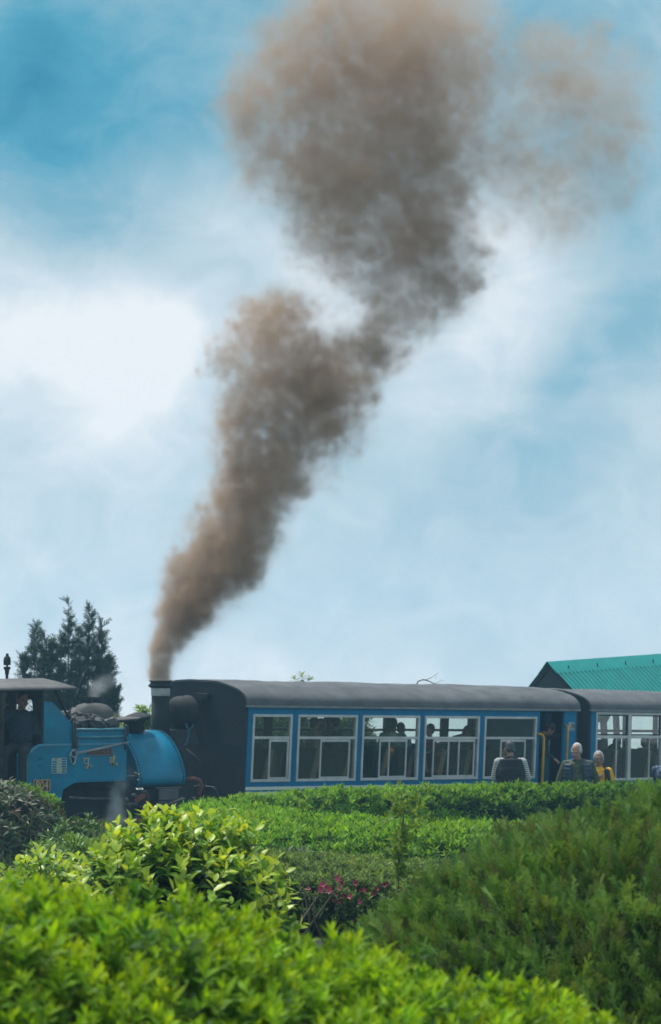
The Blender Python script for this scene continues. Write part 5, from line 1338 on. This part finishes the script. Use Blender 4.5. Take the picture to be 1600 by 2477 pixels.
broad_bush('rounded tree seen through the middle windows of the coach', 745, 900, 1622, 55.0, 1500, .13, ((.16, .25, .07), (.06, .12, .05)), name='broadleaf_tree', cat='tree')
broad_bush('bushy shrub seen through the second and third windows of the second coach', 1535, 1640, 1722, 56.0, 420, .13, ((.12, .2, .07), (.05, .1, .05)))
# sprig above the roof line, and the bare twig
X, Z = pix(704, 1592, 52.0)
m = empty('leafy_sprig', None, 'small sprig of leaves sticking up just above the roof of the first coach', 'sprig')
tv, tf, tt_ = shoot_template(15, .16, .16, .035, (.24, .32, .09), (.12, .2, .06), rgt, fine=True, droop=.35, spread=(105, 20))
MB().tube([(X, 52.0, Z - .9), (X, 52.0, Z + .08)], [.012, .006], 5).build('stem', BARK, m)
for k, (dx, dz, rx_, s) in enumerate(((0, .02, 0, 1.0), (-.09, .0, -25, .8), (.10, -.02, 28, .85))):
    o = link_mesh('leaf_tuft', np_mesh('leaf_tuft', tv, tf, tt_, LEAF), m); o.matrix_basis = Matrix.Translation((X + dx, 52.0, Z + dz)) @ Matrix.Rotation(R(rx_), 4, 'Y') @ Matrix.Rotation(k * 1.3, 4, 'Z') @ Matrix.Scale(s, 4)
tw = MB(); Y = 50.0
def pt(x, y): X, Z = pix(x, y, Y); return (X, Y, Z)
tw.tube([pt(966, 1640), pt(968, 1598), pt(974, 1587), pt(986, 1583), pt(1000, 1587), pt(1014, 1594), pt(1022, 1597)], [.016, .014, .013, .012, .010, .008, .006], 6)
tw.tube([pt(990, 1584), pt(1005, 1578), pt(1022, 1567)], [.007, .005, .003], 5); tw.tube([pt(1012, 1592), pt(1024, 1587), pt(1036, 1585)], [.006, .004, .002], 5); tw.tube([pt(1014, 1578 + 4), pt(1016, 1573)], [.003, .002], 4); tw.tube([pt(1026, 1586), pt(1026, 1581)], [.003, .002], 4)
o = tw.build('bare_twig', BARK, None); tag(o, 'bare arched twig rising above the roof of the first coach', 'twig')

# ================================================================== PEOPLE
SKIN = pm('skin_brown', (.32, .175, .115), .55, .12, 14)
SKIN_D = pm('skin_dark', (.25, .13, .085), .5, .12, 14)
SKIN_L = pm('skin_light', (.40, .235, .17), .55, .12, 14)
HAIR_B = pm('hair_black', (.012, .011, .011), .5, .3, 40, bump=.3)
HAIR_W = pm('hair_white', (.52, .52, .51), .6, .12, 40, bump=.4)
HAIR_G = pm('hair_grey', (.34, .35, .36), .6, .25, 40, bump=.4)
HAIR_D = pm('hair_dark_grey', (.05, .055, .06), .6, .35, 40, bump=.3)
EYE = pm('eye_dark', (.012, .009, .008), .25, .1, 9)
LIP = pm('lip', (.22, .085, .07), .5, .1, 9)
NAVY = pm('cloth_navy', (.012, .022, .038), .85, .25, 12, bump=.2)
NAVY2 = pm('padded_navy', (.020, .045, .075), .6, .2, 9, bump=.15)
DGREY = pm('cloth_charcoal', (.020, .026, .033), .85, .2, 12, bump=.2)
OLIVE = pm('cloth_olive', (.060, .075, .040), .85, .2, 12, bump=.2)
YELC = pm('cloth_yellow', (.80, .42, .006), .75, .12, 10, bump=.2)
BLK = pm('cloth_black', (.010, .012, .017), .8, .2, 12, bump=.15)
BEIGE = pm('cloth_beige', (.34, .26, .20), .9, .2, 18, bump=.2)
JEANS = pm('cloth_jeans', (.035, .075, .14), .85, .25, 14)
TAN = pm('cloth_tan', (.30, .20, .15), .85, .15, 9)
GREENC = pm('cloth_mint', (.10, .30, .20), .85, .15, 9); SKYC = pm('cloth_pale_blue', (.25, .33, .45), .85, .25, 30); REDC = pm('cloth_red', (.30, .03, .04), .85, .15, 9); MAROON = pm('cloth_maroon', (.10, .018, .035), .85, .15, 9); BLUEC = pm('cloth_blue', (.05, .11, .28), .85, .15, 9)
SHOE = pm('shoe', (.02, .018, .017), .6, .2, 9)
def stripe_mat(name, a, b, scale, rot=(0, 0, 0), dist=0.0, width=.5):
    m = bpy.data.materials.new(name); m.use_nodes = True; t = m.node_tree; bs = t.nodes['Principled BSDF']
    co = t.nodes.new('ShaderNodeTexCoord'); mp_ = t.nodes.new('ShaderNodeMapping'); mp_.inputs['Rotation'].default_value = rot
    w = t.nodes.new('ShaderNodeTexWave'); w.bands_direction = 'Z'; w.inputs['Scale'].default_value = scale; w.inputs['Distortion'].default_value = dist; w.inputs['Detail'].default_value = 2; w.inputs['Detail Scale'].default_value = 3
    r = t.nodes.new('ShaderNodeValToRGB'); r.color_ramp.elements[0].position = width - .08; r.color_ramp.elements[1].position = width + .08
    r.color_ramp.elements[0].color = (*a, 1); r.color_ramp.elements[1].color = (*b, 1)
    t.links.new(co.outputs['Object'], mp_.inputs['Vector']); t.links.new(mp_.outputs[0], w.inputs['Vector']); t.links.new(w.outputs['Fac'], r.inputs['Fac']); t.links.new(r.outputs[0], bs.inputs['Base Color']); bs.inputs['Roughness'].default_value = .85
    return m
STRIPE = stripe_mat('striped_cotton', (.18, .20, .24), (.68, .68, .66), 9.0, width=.42)
WAVY = stripe_mat('wavy_navy_cotton', (.014, .026, .055), (.14, .20, .30), 9.0, (R(35), R(25), 0), 6.0, .66)
V3 = Vector
def hand(mb, wrist, d, pn, side, curl=25, s=1.0):
    """palm, four unequal bent fingers and a thumb that leaves the side of the palm"""
    d = V3(d).normalized(); pn = V3(pn); pn = (pn - d * pn.dot(d)).normalized(); w = d.cross(pn) * side
    kn = wrist + d * .085 * s
    mb.cap(wrist + d * .008 * s, .026 * s, kn - d * .012 * s, .036 * s, 10, (pn, .42))
    for i, (o, L_) in enumerate(((-.029, .070), (-.010, .080), (.010, .075), (.028, .058))):
        p = kn + w * o * s - d * .01 * s; a = R(curl * .5); q = d
        for k, f in enumerate((.45, .32, .23)):
            q = (q * math.cos(a) + pn * math.sin(a)); q.normalize(); e = p + q * L_ * f * s * 1.12
            mb.cap(p, .0088 * s, e, .0078 * s, 8); p = e; a = R(curl)
    tb = wrist + d * .025 * s - w * .022 * s; t1 = tb + (d * .7 - w * .65 + pn * .25).normalized() * .042 * s; t2 = t1 + (d * .85 - w * .15 + pn * .45).normalized() * .034 * s
    mb.cap(tb, .013 * s, t1, .0105 * s, 8); mb.cap(t1, .0105 * s, t2, .0085 * s, 8)
def person(label, M, group=None, hip=(0, 0, .93), torso=(0, 0, 0), head=(0, 0, 0), rarm=((-.18, -.05, -1), (-.05, -.25, -1)), larm=((.18, -.05, -1), (.05, -.25, -1)),
           rhand=None, lhand=None, legs=None, shirt=NAVY, trousers=DGREY, skin=SKIN, hair=HAIR_B, style='short', sleeves='long', fat=0.0, female=False, vest=None, voxel=.010, detail=True, seated=False, collar=True):
    root = empty('person', M, label, 'person', group)
    hip = V3(hip); Rt = (Matrix.Rotation(R(torso[2]), 3, 'Z') @ Matrix.Rotation(R(torso[1]), 3, 'Y') @ Matrix.Rotation(R(torso[0]), 3, 'X'))
    def P(x, y, z): return hip + Rt @ V3((x, y, z))
    sw = .168 if female else .205
    def torso_solids(mb, g, low=True, arms=True):
        mb.ell(P(0, .01, .02), (.155 + g + (.015 if female else 0), .118 + g, .14 + (g if low else 0)), 16, 10, Rt)
        mb.ell(P(0, -.012 - fat * .5, .17), (.145 + g + fat * .6, .108 + g + fat, .19), 16, 10, Rt)
        mb.ell(P(0, -.004, .35), (sw - .005 + g, .116 + g + fat * .4 + (.012 if female else 0), .19), 16, 10, Rt)
        mb.cap(P(-sw + .045, .012, .455), .058 + g * .8, P(sw - .045, .012, .455), .058 + g * .8, 12)
        mb.cap(P(0, .012, .44), .085 + g, P(0, .012, .50), .058 + g * .6, 12)
    sk = MB(); torso_solids(sk, -.012)
    arms = {}
    for sd, spec in ((-1, rarm), (1, larm)):
        S = P(sd * sw, .012, .45); E = S + V3(spec[0]).normalized() * .285; W = E + V3(spec[1]).normalized() * .245
        arms[sd] = (S, E, W)
        sk.cap(S, .050, E, .040, 12); sk.cap(E, .041, W, .027, 12)
        hd = (rhand if sd < 0 else lhand) or {}
        fd = V3(hd.get('dir', tuple((W - E).normalized()))); pn = V3(hd.get('pn', (-sd, -.3, 0)))
        hand(sk, W, fd, pn, hd.get('side', sd), hd.get('curl', 25), .92 if female else 1.0)
    L = legs or [((-.09, 0, -.02), (-.10, -.02, -.46), (-.10, .02, -.87)), ((.09, 0, -.02), (.10, -.02, -.46), (.10, .02, -.87))]
    for (h_, k_, a_) in L:
        sk.cap(hip + V3(h_), .085, hip + V3(k_), .056, 12); sk.cap(hip + V3(k_), .055, hip + V3(a_), .036, 12)
    # head
    Rh = Rt @ (Matrix.Rotation(R(head[1]), 3, 'Z') @ Matrix.Rotation(R(head[2]), 3, 'Y') @ Matrix.Rotation(R(head[0]), 3, 'X'))
    piv = P(0, .015, .55); hc = piv + Rh @ V3((0, -.02, .125))
    def H(x, y, z): return hc + Rh @ V3((x, y, z))
    sk.cap(P(0, .018, .48), .056, hc + Rh @ V3((0, .015, -.04)), .052, 12)
    sk.ell(H(0, .012, .030), (.076, .096, .102), 18, 14, Rh); sk.ell(H(0, -.024, -.048), (.058, .066, .064), 16, 10, Rh)
    if detail:
        sk.ell(H(0, -.076, .030), (.050, .020, .013), 12, 8, Rh); sk.ell(H(0, -.070, -.088), (.026, .022, .020), 10, 8, Rh)
        sk.cap(H(0, -.086, .018), .0095, H(0, -.107, -.022), .0155, 10); sk.ell(H(-.012, -.098, -.026), (.010, .011, .009), 8, 6, Rh); sk.ell(H(.012, -.098, -.026), (.010, .011, .009), 8, 6, Rh)
        for s_ in (-1, 1):
            sk.ell(H(s_ * .040, -.062, -.020), (.024, .020, .020), 10, 8, Rh); sk.ell(H(s_ * .080, .012, -.006), (.012, .024, .032), 10, 8, Rh)
    link_mesh('body', remeshed(sk, 'body', skin, voxel, 1), root)
    if detail:
        for s_ in (-1, 1):
            MB().ell(H(s_ * .030, -.0755, .012), (.0135, .010, .0085), 10, 7, Rh).build('eye', EYE, root)
            MB().cap(H(s_ * .014, -.094, .037), .0045, H(s_ * .050, -.080, .036), .004, 6).build('eyebrow', hair, root)
        MB().ell(H(0, -.0885, -.056), (.024, .009, .0075), 10, 6, Rh).build('mouth', LIP, root)
    # hair
    hm_ = MB()
    if style == 'short': hm_.ell(H(0, .030, .048), (.083, .098, .100), 18, 14, Rh); hm_.ell(H(0, .055, -.005), (.078, .062, .075), 14, 10, Rh)
    elif style == 'receding': hm_.ell(H(0, .052, .046), (.082, .086, .094), 18, 14, Rh); hm_.ell(H(0, .062, -.005), (.080, .058, .078), 14, 10, Rh); hm_.ell(H(-.072, .0, .02), (.016, .035, .045), 10, 8, Rh); hm_.ell(H(.072, .0, .02), (.016, .035, .045), 10, 8, Rh)
    elif style == 'bob':
        hm_.ell(H(0, .040, .046), (.093, .098, .104), 18, 14, Rh); hm_.ell(H(0, .058, -.030), (.094, .068, .085), 14, 10, Rh)
        for s_ in (-1, 1): hm_.ell(H(s_ * .080, -.012, .005), (.018, .045, .065), 10, 8, Rh)
    elif style == 'tied': hm_.ell(H(0, .028, .045), (.086, .100, .103), 18, 14, Rh); hm_.ell(H(0, .115, -.01), (.045, .04, .045), 12, 8, Rh); hm_.ell(H(0, .05, -.02), (.08, .06, .08), 12, 8, Rh)
    elif style == 'cap': hm_.ell(H(0, .012, .062), (.086, .104, .085), 18, 12, Rh); hm_.ell(H(0, -.085, .060), (.062, .055, .010), 14, 6, Rh)
    n0 = len(hm_.v)
    link_mesh('hair' if style != 'cap' else 'cap', remeshed(hm_, 'hair', hair, .009, 1), root)
    # clothes
    cl = MB(); torso_solids(cl, .012)
    for sd in (-1, 1):
        S, E, W = arms[sd]
        cl.cap(S, .074, E, .058, 12)
        if sleeves == 'long': cl.cap(E, .054, E.lerp(W, .93), .040, 12)
        elif sleeves == 'elbow': cl.cap(E, .054, E.lerp(W, .25), .050, 12)
        elif sleeves == 'short': pass
    so = link_mesh('shirt', remeshed(cl, 'shirt', shirt, voxel * 1.25, 2), root)
    if collar and detail:
        c_ = MB()
        for s_ in (-1, 1): c_.obox(P(s_ * .040, -.062, .505), Rt @ V3((.030, -.008, -.012)), Rt @ V3((0, .006, .002)), Rt @ V3((s_ * .012, -.010, .028)))
        c_.tube([P(.062 * math.cos(a), .012 + .062 * math.sin(a), .522) for a in np.linspace(-.6, math.pi + .6, 14)], .012, 6)
        tag(c_.build('collar', shirt, root), kind='stuff')
    tr = MB(); tr.ell(P(0, .01, .0), (.168 + fat * .3, .130 + fat * .3, .13), 16, 10, Rt)
    for (h_, k_, a_) in L: tr.cap(hip + V3(h_), .098, hip + V3(k_), .072, 12); tr.cap(hip + V3(k_), .070, hip + V3(a_).lerp(V3(k_), .06), .058, 12)
    link_mesh('trousers', remeshed(tr, 'trousers', trousers, voxel * 1.4, 2), root)
    for (h_, k_, a_) in L:
        a_ = hip + V3(a_); MB().ell(a_ + V3((0, -.055, -.035)), (.046, .125, .042), 12, 8).build('shoe', SHOE, root)
    if vest:
        mat_v, puffy, gap = vest
        vm = MB()
        if puffy:
            for k in range(9):
                z = -.03 + k * .058
                rx = (.176 if z < .25 else .190) + fat * .5; ry = .128 + fat * .8
                if z > .38: rx *= .95; ry *= .92
                a0, a1 = -math.pi / 2 + R(gap), 1.5 * math.pi - R(gap)
                vm.tube([P(rx * math.cos(a), -.004 - fat * .3 + ry * math.sin(a), z) for a in np.linspace(a0, a1, 26)], .040, 8)
        else:
            for k in range(14):
                z = -.06 + k * .04
                rx = (.180 if z < .2 else .180 + (sw - .19)) + fat * .5; ry = .132 + fat * .8
                if z > .30: rx *= 1 - .75 * (z - .30); ry *= .94
                a0, a1 = -math.pi / 2 + R(gap), 1.5 * math.pi - R(gap)
                vm.tube([P(rx * math.cos(a), -.004 - fat * .3 + ry * math.sin(a), z) for a in np.linspace(a0, a1, 26)], .036, 8)
        for s_ in (-1, 1): vm.cap(P(s_ * .070, .02, .50), .042, P(s_ * (sw - (.035 if puffy else .065)), .012, .468), .058 if puffy else .050, 10); vm.cap(P(s_ * .09, -.07, .42), .040, P(s_ * .085, -.01, .50), .036, 10)
        vm.tube([P(.080 * math.cos(a), .012 + .080 * math.sin(a), .525) for a in np.linspace(-math.pi / 2 + R(gap * 1.6), 1.5 * math.pi - R(gap * 1.6), 16)], .026, 8)
        link_mesh('vest', remeshed(vm, 'vest', mat_v, .010 if puffy else .014, 1 if puffy else 4), root)
    return root, P, H, arms, Rh, Rt
def stand(X, Y, z, phi, s): return Matrix.Translation((X, Y, z)) @ Matrix.Rotation(R(phi), 4, 'Z') @ Matrix.Scale(s, 4)
SIT = [((-.09, 0, -.01), (-.13, -.42, .02), (-.12, -.44, -.40)), ((.09, 0, -.01), (.12, -.40, .02), (.13, -.46, -.40))]
# driver in the cab
root, P, H, arms, Rh, Rt = person('driver in dark navy sitting in the cab opening with a phone at his ear', ML @ Matrix.Translation((-4.10, .36, 1.05)) @ Matrix.Rotation(R(-40), 4, 'Z'), hip=(0, 0, .63), torso=(-2, 0, 22),
    head=(14, 14, 0), rarm=((-.42, -.62, -.42), (.30, .42, .72)), larm=((.22, -.42, -.85), (-.95, -.18, .16)), rhand=dict(dir=(.25, .25, .9), pn=(.85, .3, 0), curl=38), lhand=dict(dir=(-.97, .1, .1), pn=(.1, .9, -.2), curl=30),
    legs=[((-.09, 0, -.01), (-.20, -.36, -.08), (-.22, -.36, -.50)), ((.09, 0, -.01), (.06, -.40, -.06), (.06, -.40, -.48))], shirt=NAVY, trousers=DGREY, skin=SKIN_D, sleeves='elbow', fat=.03, style='short')
W_r = arms[-1][2]; MB().obox(W_r + V3((.045, .05, .085)), V3((.010, .004, 0)), V3((-.006, .026, .0)), V3((.012, .012, .058))).build('phone', BLK, root, bevel=.004)
# man at the last window, seen from behind
person('man seen from behind in a dark vest and striped sleeves at the fifth window', stand(2.95, 42.35, 0, 176, .985), hip=(0, 0, .93), torso=(8, 0, 4), head=(16, 6, 0),
       rarm=((-.30, -.14, -.93), (.28, -.90, -.1)), larm=((.24, -.2, -.93), (-.2, -.9, -.05)), shirt=STRIPE, sleeves='short', vest=(BLK, False, 5), hair=HAIR_D, fat=.05, skin=SKIN)
# elderly couple in front of the gap between the coaches
root, P, H, arms, Rh, Rt = person('elderly man with white hair in a quilted navy vest over an olive shirt', stand(3.97, 41.5, 0, -4, .965), torso=(3, 0, -6), head=(18, -22, 0), rarm=((-.40, -.02, -.92), (-.10, -.2, -.95)), larm=((.36, -.02, -.92), (.02, -.3, -.92)),
       shirt=OLIVE, vest=(NAVY2, True, 26), hair=HAIR_W, style='receding', skin=SKIN_L, fat=.05, trousers=DGREY)
bt = MB()
for k in range(5): bt.ell(P(.004, -.166 - (.004 if k < 3 else -.012), .10 + k * .085), (.008, .005, .008), 6, 4)
tag(bt.build('buttons', pm('button_pale', (.5, .5, .45), .4, .1, 9), root), kind='stuff')
root, P, H, arms, Rh, Rt = person('grey haired woman in yellow and black with a beige scarf beside the white haired man', stand(4.335, 41.75, 0, -3, .885), female=True, torso=(2, 0, 0), head=(4, -6, -3), rarm=((-.10, -.30, -.92), (.62, -.55, .52)), larm=((.34, 0, -.94), (.10, -.1, -.98)),
       rhand=dict(dir=(.75, -.1, .5), pn=(.1, .8, .3), curl=42), shirt=YELC, vest=(BLK, False, 38), hair=HAIR_G, style='bob', skin=SKIN, fat=.04, trousers=YELC, collar=False)
MB().ell(H(0, -.0885, .040), (.007, .005, .007), 8, 6, Rh).build('bindi', pm('bindi_red', (.16, .01, .012), .5, .1, 9), root)
sc_ = MB()
for k in range(5):
    x = -.155 + k * .022
    sc_.tube([P(x * .9, .09, .47), P(x * .95, .02, .525), P(x, -.075, .47), P(x * .95 + .012, -.168, .33), P(x * .9 + .035, -.188, .16), P(x * .8 + .05, -.185, .0)], [.016, .019, .019, .018, .017, .014], 7)
sc_.tube([P(-.10, .06, .53), P(-.02, .10, .55), P(.08, .07, .53), P(.10, -.01, .51)], .018, 7)
link_mesh('scarf', remeshed(sc_, 'scarf', BEIGE, .009, 1), root)
# woman leaning out of the doorway
root, P, H, arms, Rh, Rt = person('woman with glasses in dark clothes bending forward in the coach doorway', M1 @ Matrix.Translation((6.72, .42, .56)) @ Matrix.Rotation(R(14), 4, 'Z') @ Matrix.Scale(.93, 4), female=True, hip=(0, .05, .90), torso=(30, 0, 8), head=(26, 30, 6),
       rarm=((-.05, -.45, -.88), (.18, -.80, -.45)), larm=((.65, -.72, .05), (.42, -.72, .52)), rhand=dict(dir=(.35, -.7, -.45), pn=(.4, .2, -.8), curl=28), lhand=dict(dir=(.25, -.6, .75), pn=(-.8, -.4, .1), curl=60),
       shirt=BLK, trousers=DGREY, hair=HAIR_B, style='tied', skin=SKIN, fat=.03)
gl_ = MB()
for s_ in (-1, 1): gl_.tube([H(s_ * .031 + .023 * math.cos(a), -.098, .010 + .018 * math.sin(a)) for a in np.linspace(0, 2 * math.pi, 13)], .0026, 5); gl_.tube([H(s_ * .054, -.096, .014), H(s_ * .080, -.02, .010)], .0025, 5)
gl_.tube([H(-.010, -.100, .014), H(.010, -.100, .014)], .0025, 5); gl_.build('glasses', BLK, root)
MB().obox(P(-.02, -.16, .20), Rt @ V3((.012, 0, 0)), Rt @ V3((0, .006, 0)), Rt @ V3((.01, 0, .055))).build('pendant', pm('pen_pink', (.45, .2, .2), .5, .1, 9), root)
# man at the right edge, reaching to the coach
person('man in a wavy patterned navy shirt reaching forward, cut by the right edge', stand(5.43, 42.0, 0, 146, .90), torso=(6, 0, 0), head=(10, 18, 0), rarm=((-.22, -.35, -.9), (.1, -.9, .25)), larm=((.28, -.62, -.72), (-.1, -.95, .15)), lhand=dict(dir=(-.15, -.9, .35), pn=(-.9, 0, -.2), curl=35),
       shirt=WAVY, sleeves='elbow', hair=HAIR_B, skin=SKIN, fat=.04)
# passengers inside the coaches
PG = 'passengers inside the coaches'
def rider(label, Mc, x, y, phi, s, fz=.56, **k):
    return person(label, Mc @ Matrix.Translation((x, y, fz)) @ Matrix.Rotation(R(phi), 4, 'Z') @ Matrix.Scale(s, 4), PG, detail=False, voxel=.016, **k)
rider('passenger in a tan shirt and jeans standing at the second window', M1, 1.84, .72, 60, .86, shirt=TAN, trousers=JEANS, torso=(8, 0, 0), skin=SKIN_D, fat=.04)
rider('passenger with a blue head covering behind the second window', M1, 2.50, 1.22, 20, .83, hair=BLUEC, style='bob', shirt=SKYC, trousers=DGREY, torso=(4, 0, 0))
rider('dark clad passenger at the right side of the second window', M1, 2.68, 1.0, 200, .86, shirt=NAVY, fat=.04, torso=(6, 0, 0))
rider('passenger in a mint top standing at the third window', M1, 3.90, .95, 130, .85, shirt=GREENC, trousers=DGREY, skin=SKIN_D)
rider('passenger in pale blue at the right of the third window', M1, 4.28, 1.15, 95, .80, shirt=SKYC, trousers=JEANS)
rider('dark passenger bending over at the fourth window', M1, 5.42, 1.12, 70, .90, shirt=BLK, torso=(48, 0, 0), hip=(0, .15, .92), fat=.06, larm=((.2, -.9, .25), (.1, -.8, .4)))
rider('passenger in red at the left edge of the fourth window', M1, 4.62, .82, 250, .80, shirt=REDC)
rider('small passenger sitting low at the fourth window', M1, 5.05, .55, 90, .80, fz=.28, shirt=DGREY, legs=SIT)
rider('passenger in maroon standing behind the fifth window', M1, 6.02, .95, 10, .86, shirt=MAROON, trousers=MAROON, skin=SKIN_D)
rider('passenger under a grey shawl by the first window of the second coach', M2, 1.0, .55, 90, .86, fz=.22, shirt=pm('shawl', (.13, .13, .12), .9, .2, 9), hair=MATS['shawl'], style='bob', legs=SIT)
rider('dark haired passenger at the second window of the second coach', M2, 2.36, .55, 90, .88, fz=.24, shirt=OLIVE, legs=SIT, hair=HAIR_D)
rider('passenger in dark blue further back in the second coach', M2, 3.3, 1.1, 100, .88, fz=.24, shirt=NAVY2, legs=SIT)
bg_ = MB(); bg_.ell((1.42, .55, 1.46), (.17, .15, .20), 14, 10); bg_.tube([(1.34, .52, 1.62), (1.33, .5, 1.72), (1.40, .5, 1.78), (1.52, .5, 1.77), (1.55, .52, 1.64)], .018, 7)
o = bg_.build('backpack', BLK, None, M2); tag(o, 'black backpack with a carrying loop behind the first window of the second coach', 'bag')
